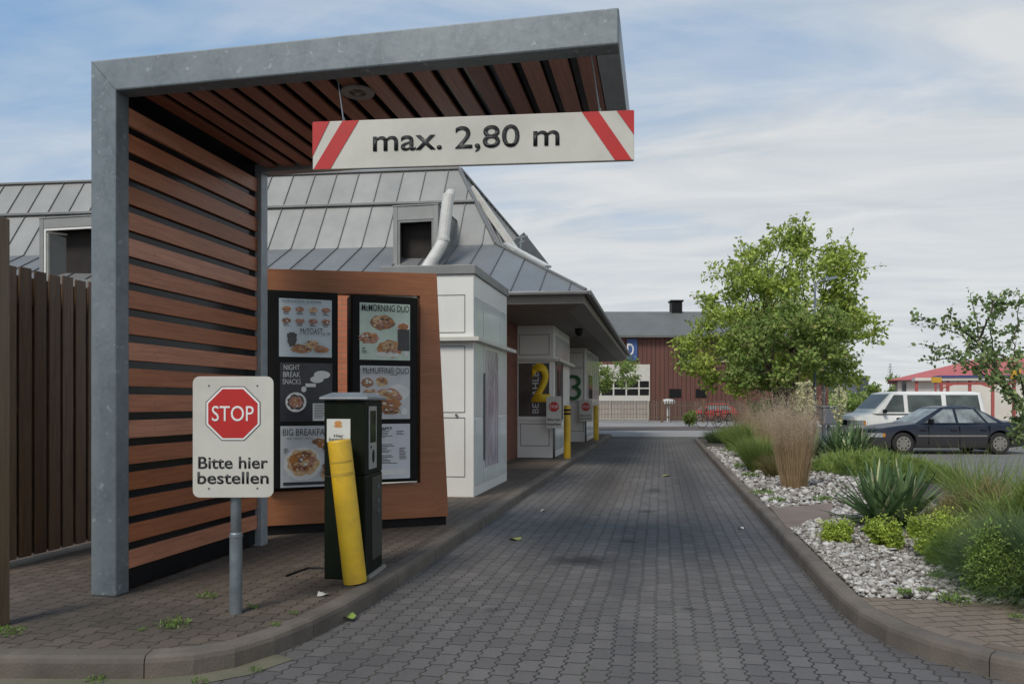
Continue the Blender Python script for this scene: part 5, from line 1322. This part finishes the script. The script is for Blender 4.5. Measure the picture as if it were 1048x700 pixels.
for mi, ml in enumerate(mains):
    q = [W3(*(p_ if len(p_) == 3 else (p_[0], p_[1], 0))) for p_ in ml]
    pts = []
    for a, b_ in zip(q[:-1], q[1:]):
        for k in range(6): pts.append(a+(b_-a)*k/6+Vector(rr.normal(0, .012, 3)))
    pts.append(q[-1]); n = len(pts); mb.tube(pts, [.017-.013*i/n for i in range(n)], 6)
    for i, p_ in enumerate(pts):
        f_ = i/n
        if f_ < .22 and mi < 9: continue
        cnt = 9 if f_ < .8 else 5
        P.append(np.array(p_)+rr.normal(0, .035+.045*(1-f_)*(1.0 if .2 < f_ < .75 else .4), (cnt, 3)))
        if rr.random() < .42 and .25 < f_ < .95:
            dv = Vector(rr.normal(0, 1, 3)); dv.y *= .5; dv.normalize(); e = p_+dv*rr.uniform(.10, .24); mb.tube([p_, e], [.006, .002], 4)
            tt = np.linspace(.2, 1.05, 14)[:, None]; P.append(np.array(p_)+(np.array(e)-np.array(p_))*tt+rr.normal(0, .022, (14, 3))[:14])
mb.build('trunk', BARK, rt, smooth=True); leaves('crown', np.concatenate(P), .075, LEAF3, rt, seed=4, aspect=.7)

def clump(name, label, cat, px, py, h, rad, n, width, l0, l1, droop, mat, group=None, seed=0, plume=None, z=.10, ry=1., **kw):
    p = G(px, py, z); root = thing(name, label, cat, p, 0, group)
    o, V_ = blades('blades', n, h, rad, width, l0, l1, droop, mat, root, seed=seed, ry=ry, **kw)
    if plume:
        tips = V_[:, -1, :]; prev = V_[:, -4, :]; r = np.random.default_rng(seed+1)
        keep = (tips[:, 2] > h*.62) & (r.uniform(0, 1, len(tips)) < plume)
        tp, pv = tips[keep], prev[keep]; m2 = 34; PP = []
        tt = r.uniform(0, 1, (len(tp), m2, 1)); q = tp[:, None, :]+(tp-pv)[:, None, :]*(tt-.6)*1.4+r.normal(0, .009, (len(tp), m2, 3))
        leaves('plumes', q.reshape(-1, 3)+np.array(p), .022, PLUME, root, droop=-1.6, aspect=.2, seed=seed)
    return root
GG = 'ornamental grasses in the right bed'
clump('feather_grass', 'tall tan feather grass clump standing nearest the gravel behind the slab', 'ornamental grass', 813, 500, 1.42, .20, 1700, .0055, .0, .25, .09, TAN, GG, 1, plume=.7, hvar=.5)
clump('feather_grass', 'second tan feather grass clump behind and left of the tallest clump', 'ornamental grass', 793, 474, 1.25, .35, 700, .007, .0, .30, .12, TAN, GG, 2, plume=.6)
clump('feather_grass', 'far tan feather grass clump before the tree, left of the cream blossoms', 'ornamental grass', 778, 460, 1.4, .6, 600, .010, .0, .32, .12, TAN, GG, 3, plume=.5)
clump('feather_grass', 'reddish feather grass clump furthest back at the end of the bed', 'ornamental grass', 772, 450, 1.25, .8, 450, .012, .0, .35, .15, RUST, GG, 4, plume=.4)
clump('green_grass', 'bright green arching grass left of the tan feather grass', 'ornamental grass', 781, 484, .95, .25, 2600, .009, .1, .65, .45, GRASS, GG, 5)
clump('green_grass', 'green arching grass clump in the middle of the row beyond the gravel', 'ornamental grass', 776, 469, 1.15, .4, 2600, .012, .1, .7, .5, GRASS, GG, 6)
clump('green_grass', 'green arching grass clump further along the bed', 'ornamental grass', 760, 460, .95, .45, 2200, .014, .1, .7, .5, GRASS, GG, 7)
clump('green_grass', 'dark green low grass tuft near the far end of the right kerb', 'ornamental grass', 740, 453, .62, .5, 1600, .016, .1, .9, .6, GRASSD, GG, 8)
clump('green_grass', 'rust tipped green grass between the gravel and the tan clump', 'ornamental grass', 797, 488, .6, .2, 1100, .008, .1, .8, .5, RUST, GG, 9)
clump('tall_grass', 'loose tall grass with long arching stalks above the right shrub mass', 'ornamental grass', 1012, 520, 1.02, .32, 650, .010, .1, .95, .35, GRASS, GG, 10, hvar=.5)
clump('tall_grass', 'loose tall grass stalks before the parked saloon', 'ornamental grass', 985, 503, .95, .30, 160, .010, .1, .8, .3, GRASS, GG, 11, hvar=.5)
clump('fountain_grass', 'large dark fountain grass overhanging the paving at the right edge', 'ornamental grass', 1074, 612, .85, .18, 5500, .008, .15, 1.3, .7, GRASSD, None, 12)
# low green mounds
def mound(name, label, px, py, rx, ry, h, n, bh, mat, seed, wdt=.006, z=.10, rootm=None):
    p = G(px, py, z); root = thing(name, label, 'ground cover plant', p, 0)
    r = np.random.default_rng(seed); a = r.uniform(0, 2*np.pi, n); q = np.sqrt(r.uniform(0, 1, n))
    x, y = rx*q*np.cos(a), ry*q*np.sin(a); z = h*np.sqrt(np.clip(1-q*q, 0, 1))*(1+.18*np.sin(x*5+seed)*np.cos(y*4))
    b0 = np.stack([x, y, z*.75], 1); sd = r.normal(0, 1, (n, 3)); sd[:, 2] *= .2; sd /= np.linalg.norm(sd, axis=1)[:, None]
    b0[:, 2] *= 1+.30*np.sin(x*13+seed)*np.sin(y*11+2*seed)+.15*np.sin(x*29)*np.cos(y*23)
    up = np.stack([x/rx*.8+.5*np.sin(y*17+seed), y/ry*.8+.5*np.sin(x*19), np.ones(n)], 1)+r.normal(0, .40, (n, 3)); up /= np.linalg.norm(up, axis=1)[:, None]
    L = bh*r.uniform(.5, 1.2, n)[:, None]*(1+1.6*(r.uniform(0, 1, n) > .93))[:, None]; w = wdt*r.uniform(.7, 1.3, n)[:, None]
    mid = b0+up*L*.6; tip = mid+(up+np.array([0, 0, -.5]))*L*.5
    V_ = np.stack([b0-sd*w, b0+sd*w, mid+sd*w*.7, mid-sd*w*.7, tip], 1)+np.array(p)
    bs = (np.arange(n)*5)[:, None]
    F = np.concatenate([bs+np.array([[0, 1, 2]]), bs+np.array([[0, 2, 3]]), bs+np.array([[3, 2, 4]])])
    fastmesh('blades', V_.reshape(-1, 3), F, mat, root)
    # root mat under the blades
    mb = MB(); n1, n2 = 20, 6; vs = []
    for j in range(n2+1):
        f_ = j/n2
        for i in range(n1):
            a_ = 2*math.pi*i/n1; vs.append((p.x+rx*.92*math.cos(a_)*math.cos(f_*1.5), p.y+ry*.92*math.sin(a_)*math.cos(f_*1.5), p.z+h*.72*math.sin(f_*1.5)))
    mb.add(vs, [(j*n1+i, j*n1+(i+1) % n1, (j+1)*n1+(i+1) % n1, (j+1)*n1+i) for j in range(n2) for i in range(n1)]+[tuple(n2*n1+i for i in range(n1))])
    mb.build('root_mat', rootm or GRASSD, root, smooth=True)
    return root
mound('low_mound_plant', 'broad low light green mound in front of the parked saloon', 893, 484, 1.15, 1.5, .36, 16000, .13, MOUND, 1)
mound('low_mound_plant', 'light green low mound right of the yucca tips', 945, 490, .55, .8, .22, 6000, .12, MOUND, 2)
mound('low_grass', 'reddish brown low grass mass behind the lime shrubs', 1002, 556, .38, .5, .46, 20000, .13, RUST, 13, .004)
mound('low_grass', 'olive green low grass mass beside the fountain grass', 1045, 572, .42, .55, .48, 15000, .16, GRASS, 14, .004)
clump('tall_grass', 'loose olive grass rising out of the low mass left of the fountain grass', 'ornamental grass', 1030, 585, .62, .3, 2600, .006, .05, .8, .4, GRASS, GG, 16, hvar=.5)
# shrubs
def shrub(name, label, px, py, w, h, n, size, mat, seed, z=.10, cat='shrub', group=None, lobes=9):
    p = G(px, py, z); root = thing(name, label, cat, p, 0, group); r = np.random.default_rng(seed); random.seed(seed)
    P = []; mb = MB(); per = n//lobes
    for i in range(lobes):
        a = r.uniform(0, 6.28); q = r.uniform(0, .95)**.5; c_ = Vector((p.x+w/2*q*math.cos(a)*.8, p.y+w/2*q*math.sin(a)*.8, p.z+h*r.uniform(.25, .92)*(1-.35*q)))
        limb(mb, p, c_, .010, .004, .1, 4); rad = w*.20*r.uniform(.55, 1.3)
        d_ = r.normal(0, 1, (per, 3)); d_ /= np.linalg.norm(d_, axis=1)[:, None]; d_ *= (r.uniform(0, 1, per)**.4)[:, None]*rad; d_[:, 2] *= h/w*1.25
        P.append(np.array(c_)+d_)
        for _ in range(7):
            dv = Vector(r.normal(0, 1, 3)); dv.z = abs(dv.z)+.5; dv.normalize(); e = c_+dv*rad*r.uniform(1.3, 2.3); mb.tube([c_, e], [.004, .002], 4)
            tt = r.uniform(.3, 1.05, 16)[:, None]; P.append(np.array(c_)+(np.array(e)-np.array(c_))*tt+r.normal(0, size*.35, (16, 3)))
    mb.build('stems', BARK, root); q = np.concatenate(P); q[:, 2] = np.maximum(q[:, 2], z+.02); leaves('foliage', q, size, mat, root, droop=-.5, seed=seed, up=.8)
    return root
GL = 'lime green shrubs on the gravel'
shrub('lime_shrub', 'smallest lime green shrub, left of the yucca foot', 859, 557, .29, .23, 4600, .028, LIME, 1, group=GL, lobes=12)
shrub('lime_shrub', 'round lime green shrub directly in front of the yucca', 906, 562, .38, .28, 6800, .028, LIME, 2, group=GL, lobes=14)
shrub('lime_shrub', 'largest lime green shrub, right of the yucca', 962, 572, .54, .42, 12000, .028, LIME, 3, group=GL, lobes=18)
MG = leafmat('mid_green_leaves', (.20, .30, .06), (.12, .20, .045), None, 4); FG = leafmat('feathery_green_leaves', (.34, .47, .11), (.20, .32, .075), None, 4)
mound('green_shrub', 'soft mid green tufted plant beneath the largest lime shrub', 985, 583, .22, .22, .24, 12000, .10, MG, 4, .003)
shrub('feathery_shrub', 'feathery green plant at the corner of the tan paving', 1019, 612, .42, .50, 15000, .022, FG, 5, lobes=26)
clump('green_grass_tuft', 'loose green tuft between the feathery plant and the largest lime shrub', 'ornamental grass', 992, 588, .34, .14, 1500, .006, .1, 1.0, .5, MG, None, 15)
shrub('far_shrub', 'dark evergreen shrub behind the feather grasses under the tree', 800, 448, 2.6, 1.6, 4500, .13, LEAF2, 6, lobes=14)
shrub('far_shrub', 'small upright shrub in front of the picket fence', 705, 436.5, .9, 1.0, 900, .12, GRASS, 7, z=.0)
# flowering yuccas
def yucca(name, label, px, py, R_, rosettes, n, L, w, seed, flower=0., z=.10, group=None):
    p = G(px, py, z); root = thing(name, label, 'yucca', p, 0, group); r = np.random.default_rng(seed)
    VV = []; FF = []; o = 0; V2 = []; F2 = []; o2 = 0
    for q in range(rosettes):
        a = 6.28*q/rosettes+.5; cc = np.array([p.x+R_*math.cos(a), p.y+R_*math.sin(a)*.7, p.z+.05])
        for i in range(n):
            az_ = r.uniform(0, 6.28); el = r.uniform(.05, 1.0)**.8*1.5; l = L*r.uniform(.7, 1.1)*(1 if el > .35 else .85); ww = w*r.uniform(.75, 1.15)
            old = el < .28 and r.random() < .5
            d_ = np.array([math.cos(az_)*math.cos(el), math.sin(az_)*math.cos(el), math.sin(el)]); s_ = np.array([-math.sin(az_), math.cos(az_), 0.]); nn = np.cross(d_, s_)
            bend = r.uniform(.0, .22)*(1.3-el*.6)+(.25 if old else 0); kink = r.random() < .12
            vs = []
            seg = 5
            for k in range(seg+1):
                t = k/seg; q_ = cc+d_*l*t+np.array([0, 0, -1.])*bend*l*t*t*(2.2 if kink and t > .5 else 1)
                q_[2] = max(q_[2], p.z+.02); wk = ww*(.7+1.1*t if t < .3 else 1.03*(1-((t-.3)/.7)**2.2))*.5
                if k == seg: vs.append(q_)
                else: vs += [q_-s_*wk+nn*wk*.0, q_-nn*wk*.45, q_+s_*wk]
            fs = []
            for k in range(seg-1):
                b0 = 3*k
                for c0 in (0, 1): fs += [(b0+c0, b0+c0+1, b0+c0+4), (b0+c0, b0+c0+4, b0+c0+3)]
            b0 = 3*(seg-1); fs += [(b0, b0+1, b0+3), (b0+1, b0+2, b0+3)]
            if old: V2 += vs; F2 += [tuple(i_+o2 for i_ in f) for f in fs]; o2 += len(vs)
            else: VV += vs; FF += [tuple(i_+o for i_ in f) for f in fs]; o += len(vs)
    fastmesh('leaves', np.array(VV), np.array(FF), YUC, root)
    if V2: fastmesh('dry_leaves', np.array(V2), np.array(F2), YUCP, root)
    if flower:
        mb = MB(); P = []
        for q in range(2 if rosettes > 1 else 1):
            top_ = Vector((p.x+r.normal(0, .15), p.y+r.normal(0, .15), p.z+flower)); mb.tube([p, top_], [.02, .01], 6)
            m2 = 420; t = r.uniform(.45, 1, m2); a = r.uniform(0, 6.28, m2); rad = .24*np.sin(np.pi*(1-(t-.45)/.55*.85))*r.uniform(.3, 1, m2)
            ln = np.array(p)+(np.array(top_)-np.array(p))*t[:, None]; P.append(ln+np.stack([rad*np.cos(a), rad*np.sin(a), -rad*.2], 1))
        mb.build('flower_stalk', BARK, root); leaves('blossoms', np.concatenate(P), .07, FLOW, root, droop=1.0, aspect=.8, seed=seed)
    return root
GY = 'yuccas in the right bed'
yucca('yucca', 'largest dark green yucca with sword leaves beside the pinkish slab', 912, 541, .17, 4, 60, .76, .062, 1, group=GY)
yucca('yucca', 'second dark yucca in front of the white van front', 868, 470, .30, 3, 60, .95, .06, 2, group=GY)
yucca('yucca', 'yucca with cream flower spike left of the lamp poles', 826, 469, .2, 2, 45, .8, .06, 3, 1.95, group=GY)
yucca('yucca', 'yucca with cream flower spike right of the lamp poles', 859, 466, .2, 1, 45, .8, .06, 4, 1.85, group=GY)
# creeping weeds among gravel and in pavement joints
def weed(px, py, s_, label, z=SW+.002, mat=None, seed=0, n=60):
    p = G(px, py, z); root = thing('weed', label, 'weed', p, 0, 'weeds in joints and gravel'); r = np.random.default_rng(seed)
    a = r.uniform(0, 6.28, n); q = r.uniform(0, 1, n)**.6; pts = np.stack([p.x+s_*q*np.cos(a), p.y+s_*q*np.sin(a)*.8, p.z+.005+s_*.35*r.uniform(0, 1, n)*(1-q*.6)], 1)
    leaves('leaves', pts, s_*.42, mat or MATS['mid_green_leaves'], root, droop=-.4, aspect=.3, seed=seed, up=.6)
for i, (a, b_, s_, lb) in enumerate([(213, 611, .07, 'small weed left of the nearest sign pole'), (178, 640, .10, 'flat weed in the pavement joints before the frame post'), (146, 645, .03, 'tiny yellowish weed near the curved kerb'),
        (12, 648, .09, 'weed at the foot of the timber fence post'), (258, 622, .05, 'wispy weed right of the nearest sign pole'), (466, 503, .16, 'green weed at the foot of the white order booth'), (282, 640, .04, 'weed in the joints near the leaning bollard'),
        (300, 628, .035, 'second weed in the joints near the leaning bollard')]):
    weed(a, b_, s_, lb, seed=i, n=70)
weed(98, 697, .06, 'weed in the gutter below the left kerb', z=.003, seed=20); weed(205, 697.5, .05, 'second weed in the gutter below the left kerb', z=.003, seed=21); weed(262, 686, .04, 'weed beside the left kerb bend', z=.003, seed=22)
for i, (a, b_, s_, lb) in enumerate([(782, 505, .16, 'creeping weed on the gravel near the kerb before the tan grass'), (795, 513, .13, 'creeping weed at the rear edge of the slab'), (768, 487, .16, 'creeping weed on the gravel further along the kerb'),
        (948, 605, .06, 'dark leaved weed at the gravel and paving edge'), (960, 590, .09, 'fine green weed on the near gravel'), (975, 614, .10, 'yellowish green weed along the tan paving edge'), (926, 607, .07, 'low weed along the tan paving edge at left'),
        (842, 512, .14, 'upright weed sprig left of the big yucca'), (760, 478, .2, 'pale weed patch beside the far gravel'), (750, 462, .3, 'weed patch near the far gravel end'), (1040, 632, .05, 'weed in the tan paving joints at right')]):
    weed(a, b_, s_, lb, z=.14, seed=40+i, n=110)

# gravel: thousands of pale broken stones
def stones(n, sampler, smin, smax, sub):
    bm = bmesh.new(); bmesh.ops.create_icosphere(bm, subdivisions=sub, radius=1); bv = np.array([v.co[:] for v in bm.verts]); bf = np.array([[v.index for v in f.verts] for f in bm.faces]); bm.free()
    r = np.random.default_rng(5+sub); K = len(bv); pos = sampler(r, n); s_ = smin+(smax-smin)*r.uniform(0, 1, n)**2.2
    out = np.empty((n, K, 3), dtype=np.float32)
    for i in range(n):
        j = 1+.30*r.normal(0, 1, (K, 1)); sc_ = np.array([r.uniform(.8, 1.3), r.uniform(.6, 1), r.uniform(.4, .75)])*s_[i]
        a = r.uniform(0, 6.28); ti = r.normal(0, .35); R1 = np.array([[math.cos(a), -math.sin(a), 0], [math.sin(a), math.cos(a), 0], [0, 0, 1]]); R2 = np.array([[1, 0, 0], [0, math.cos(ti), -math.sin(ti)], [0, math.sin(ti), math.cos(ti)]])
        out[i] = (bv*j*sc_)@(R1@R2).T+pos[i]+np.array([0, 0, s_[i]*.30])
    return out.reshape(-1, 3), (bf[None]+(np.arange(n)*K)[:, None, None]).reshape(-1, 3)
sq = [(p_.x, p_.y) for p_ in sa]
def sampler(y0, y1, p=1.):
    def f(r, n):
        out = []
        while len(out) < n:
            y = y0+(y1-y0)*r.uniform()**p; xk = 1.42 if y > 6.2 else 1.43
            x = xk+(3.6-xk)*r.uniform()**1.2
            if in_poly(x, y, sq): continue
            out.append((x, y, .10+.035*r.uniform()**2))
        return np.array(out)
    return f
v1, f1 = stones(12500, sampler(5.76, 8.9), .009, .036, 1); v2, f2_ = stones(7000, sampler(8.8, 24, 1.5), .02, .055, 0) if False else stones(6500, sampler(8.8, 24, 1.5), .022, .058, 1)
GRAV, nt, bb = newmat('pale_gravel_stone')
g_ = N(nt, 'ShaderNodeNewGeometry').outputs['Random Per Island']; tc = N(nt, 'ShaderNodeTexCoord').outputs['Object']
c_ = mixc(nt, ramp(nt, g_, .25, .9), (.29, .265, .235), (.72, .69, .64)); c_ = mixc(nt, ramp(nt, mth(nt, 'FRACT', mth(nt, 'MULTIPLY', g_, 13.7)), .12, .2), (.20, .165, .13), c_)
c_ = mixc(nt, mth(nt, 'MULTIPLY', noise(nt, tc, 40, 5), .5), c_, (.22, .20, .18))
nt.links.new(c_, bb.inputs['Base Color']); bb.inputs['Roughness'].default_value = .85
gv = fastmesh('gravel', np.concatenate([v1, v2]), np.concatenate([f1, f2_+len(v1)]), GRAV); tag(gv, 'pale broken stone gravel covering the right bed', 'gravel', kind='stuff')
# a few bigger stones
for i, (a, b_, s_) in enumerate([(808, 552, .06), (842, 548, .07), (868, 547, .075), (845, 583, .05), (900, 575, .06), (858, 584, .05)]):
    pass

# fallen leaves, paper, drain strip
def leaflit(px, py, z, s_, rz, mat, name, label, cat):
    p = G(px, py, z); m = MB(); n = 9; vs = []
    for k in range(n):
        a = 2*math.pi*k/n; rr_ = s_*(1 if k % 2 else .72)*(1.25 if k == 0 else 1); vs.append((p.x+rr_*math.cos(a+rz), p.y+rr_*.8*math.sin(a+rz), p.z+.012*(1+math.sin(a*2))))
    vs2 = [(x, y, z_-.002) for x, y, z_ in vs]; c_ = (p.x, p.y, p.z+.003); m.add(vs+[c_], [(k, (k+1) % n, n) for k in range(n)])
    o = m.build(name, mat, None, at=tuple(p)); tag(o, label, cat)
YLF = pm('yellowed_leaf', (.42, .40, .12), (.26, .30, .08), 30, .7); GLF = pm('green_fallen_leaf', (.24, .32, .07), (.18, .26, .05), 20, .6); PAP = pm('paper_scrap', (.60, .58, .50), (.5, .48, .42), 10, .8)
leaflit(355, 632, .02, .075, .6, GLF, 'fallen_leaf', 'green folded leaf at the foot of the left kerb', 'leaf')
leaflit(527, 552, .004, .085, .2, YLF, 'fallen_leaf', 'yellow leaf on the lane left of the oil stain', 'leaf')
leaflit(682, 487, .004, .10, 1., YLF, 'fallen_leaf', 'small yellow leaf in the middle of the far lane', 'leaf')
leaflit(331, 609, SW+.001, .055, 2., PAP, 'paper_scrap', 'cream paper scrap on the pavement near the leaning bollard', 'litter')
leaflit(758, 541, .004, .045, .2, PAP, 'paper_scrap', 'small pale paper scrap on the lane near the right kerb', 'litter')
leaflit(556, 523, .004, .04, 1.2, PAP, 'paper_scrap', 'tiny pale scrap on the lane beyond the oil stain', 'litter')
m_ = MB(); q0, q1, q2 = G(293, 590, SW), G(315, 582, SW), G(334, 582, SW)
m_.tube([q0+Vector((0, 0, .006)), q1+Vector((0, 0, .006)), q2+Vector((0, 0, .006))], .011, 6); tag(m_.build('black_cable', BLACK, None, at=tuple(q0)), 'short black cable lying on the pavement left of the order pillar', 'cable')

# distant tree line
r = np.random.default_rng(8); P = []
for k in range(520):
    px = r.uniform(-200, 1900); t = r.uniform(125, 175); h = EYE+(HY-r.uniform(401, 406))*t/FP
    c_ = LOC(t, (px-524)*t/FP, h*.5); d_ = r.normal(0, 1, (110, 3)); d_ /= np.linalg.norm(d_, axis=1)[:, None]; d_ *= np.array([3.5, 3.5, h*.55])*(r.uniform(0, 1, (110, 1))**.4)
    P.append(np.array(c_)+d_)
tl_ = leaves('treeline', np.concatenate(P), 1.1, LEAF2, None, seed=3); tag(tl_, 'distant hedge and tree line along the horizon', 'trees', kind='stuff')
for i, (px, ht, t) in enumerate(((913, 386, 120), (893, 397, 100))):
    o = [(px-5, 404), (px-4, ht+6), (px, ht), (px+4, ht+6), (px+5, 404)]
    crown_tree('distant_tree', ('narrow dark tree under the thin mast' if i == 0 else 'small rounded far tree left of the narrow one'), px, 412, t, o, 10, 60, .7, .4, LEAF2, .2, 1.5, 70+i, z0=-.02)

# ------------------------------------------------------------------ sky, sun, camera
w = bpy.data.worlds.new('World'); sc.world = w; w.use_nodes = True; nt = w.node_tree; bg = nt.nodes['Background']
SUN_EL, SUN_AZ = R(48), R(200)          # azimuth clockwise from +Y: light from behind the camera, slightly left
sky = N(nt, 'ShaderNodeTexSky'); sky.sky_type = 'NISHITA'; sky.sun_disc = False; sky.sun_elevation = SUN_EL; sky.sun_rotation = SUN_AZ
sky.air_density = 1.0; sky.dust_density = .6; sky.ozone_density = 1.5
tc = N(nt, 'ShaderNodeTexCoord').outputs['Generated']
sp = N(nt, 'ShaderNodeSeparateXYZ'); nt.links.new(tc, sp.inputs[0])
zz = mth(nt, 'ADD', mth(nt, 'MAXIMUM', sp.outputs[2], 0.0), .13)
cb_ = N(nt, 'ShaderNodeCombineXYZ'); nt.links.new(mth(nt, 'DIVIDE', sp.outputs[0], zz), cb_.inputs[0]); nt.links.new(mth(nt, 'DIVIDE', sp.outputs[1], zz), cb_.inputs[1])
def mapd(vec, rot, scl, loc=(0, 0, 0)):
    mp = N(nt, 'ShaderNodeMapping'); mp.inputs['Rotation'].default_value = (0, 0, rot); mp.inputs['Scale'].default_value = scl; mp.inputs['Location'].default_value = loc
    nt.links.new(vec, mp.inputs[0]); return mp.outputs[0]
CLOUD_LOC = (3.1, 1.7, 0)
n1 = noise(nt, mapd(cb_.outputs[0], R(-62), (.55, 1.1, 1), CLOUD_LOC), 1.1, 8, .55, dist=.7)
n2 = noise(nt, mapd(cb_.outputs[0], R(-70), (.5, 1.4, 1), (7, 2, 0)), 2.8, 6, .55, dist=.8)
n3 = noise(nt, mapd(cb_.outputs[0], 0, (.5, .5, 1), (1, 5, 0)), .9, 3, .5)
nn = mth(nt, 'ADD', mth(nt, 'MULTIPLY', n1, .62), mth(nt, 'ADD', mth(nt, 'MULTIPLY', n2, .22), mth(nt, 'MULTIPLY', n3, .25)))
hor = mth(nt, 'MULTIPLY', mth(nt, 'SUBTRACT', 1, ramp(nt, sp.outputs[2], .10, .50)), .34)
right = mth(nt, 'MULTIPLY', ramp(nt, sp.outputs[0], -.60, .15), .20)
f_ = ramp(nt, mth(nt, 'ADD', nn, mth(nt, 'ADD', hor, right)), .575, .90)
skb = N(nt, 'ShaderNodeVectorMath', operation='SCALE'); nt.links.new(sky.outputs[0], skb.inputs[0]); skb.inputs['Scale'].default_value = .08
skyc = mixc(nt, .6, skb.outputs[0], (.105, .25, .44))
cn = mixc(nt, ramp(nt, n2, .35, .65), (.375, .395, .41), (.455, .46, .46))
cl_ = mixc(nt, mth(nt, 'MULTIPLY', f_, .93), skyc, cn)
nt.links.new(cl_, bg.inputs[0]); bg.inputs[1].default_value = 1.0
sun = bpy.data.lights.new('sun', 'SUN'); sun.energy = 1.5; sun.angle = R(18); sun.color = (1, .93, .83)
so = bpy.data.objects.new('sun', sun); col.objects.link(so); so.location = (-10, -20, 30)
dv = Vector((math.sin(SUN_AZ)*math.cos(SUN_EL), math.cos(SUN_AZ)*math.cos(SUN_EL), math.sin(SUN_EL)))
so.rotation_euler = dv.to_track_quat('Z', 'Y').to_euler()

cam = bpy.data.cameras.new('camera'); co = bpy.data.objects.new('camera', cam); col.objects.link(co); sc.camera = co
co.location = (0, 0, EYE); co.rotation_euler = (R(90), 0, TH); cam.sensor_width = 36; cam.lens = 36*FP/1048; cam.shift_y = (HY-350)/1048; cam.clip_end = 3000; cam.clip_start = .05
sc.view_settings.view_transform = 'Standard'; sc.view_settings.look = 'None'; sc.view_settings.exposure = 0.72; sc.view_settings.gamma = 1
sc.render.resolution_x = 1024; sc.render.resolution_y = 683
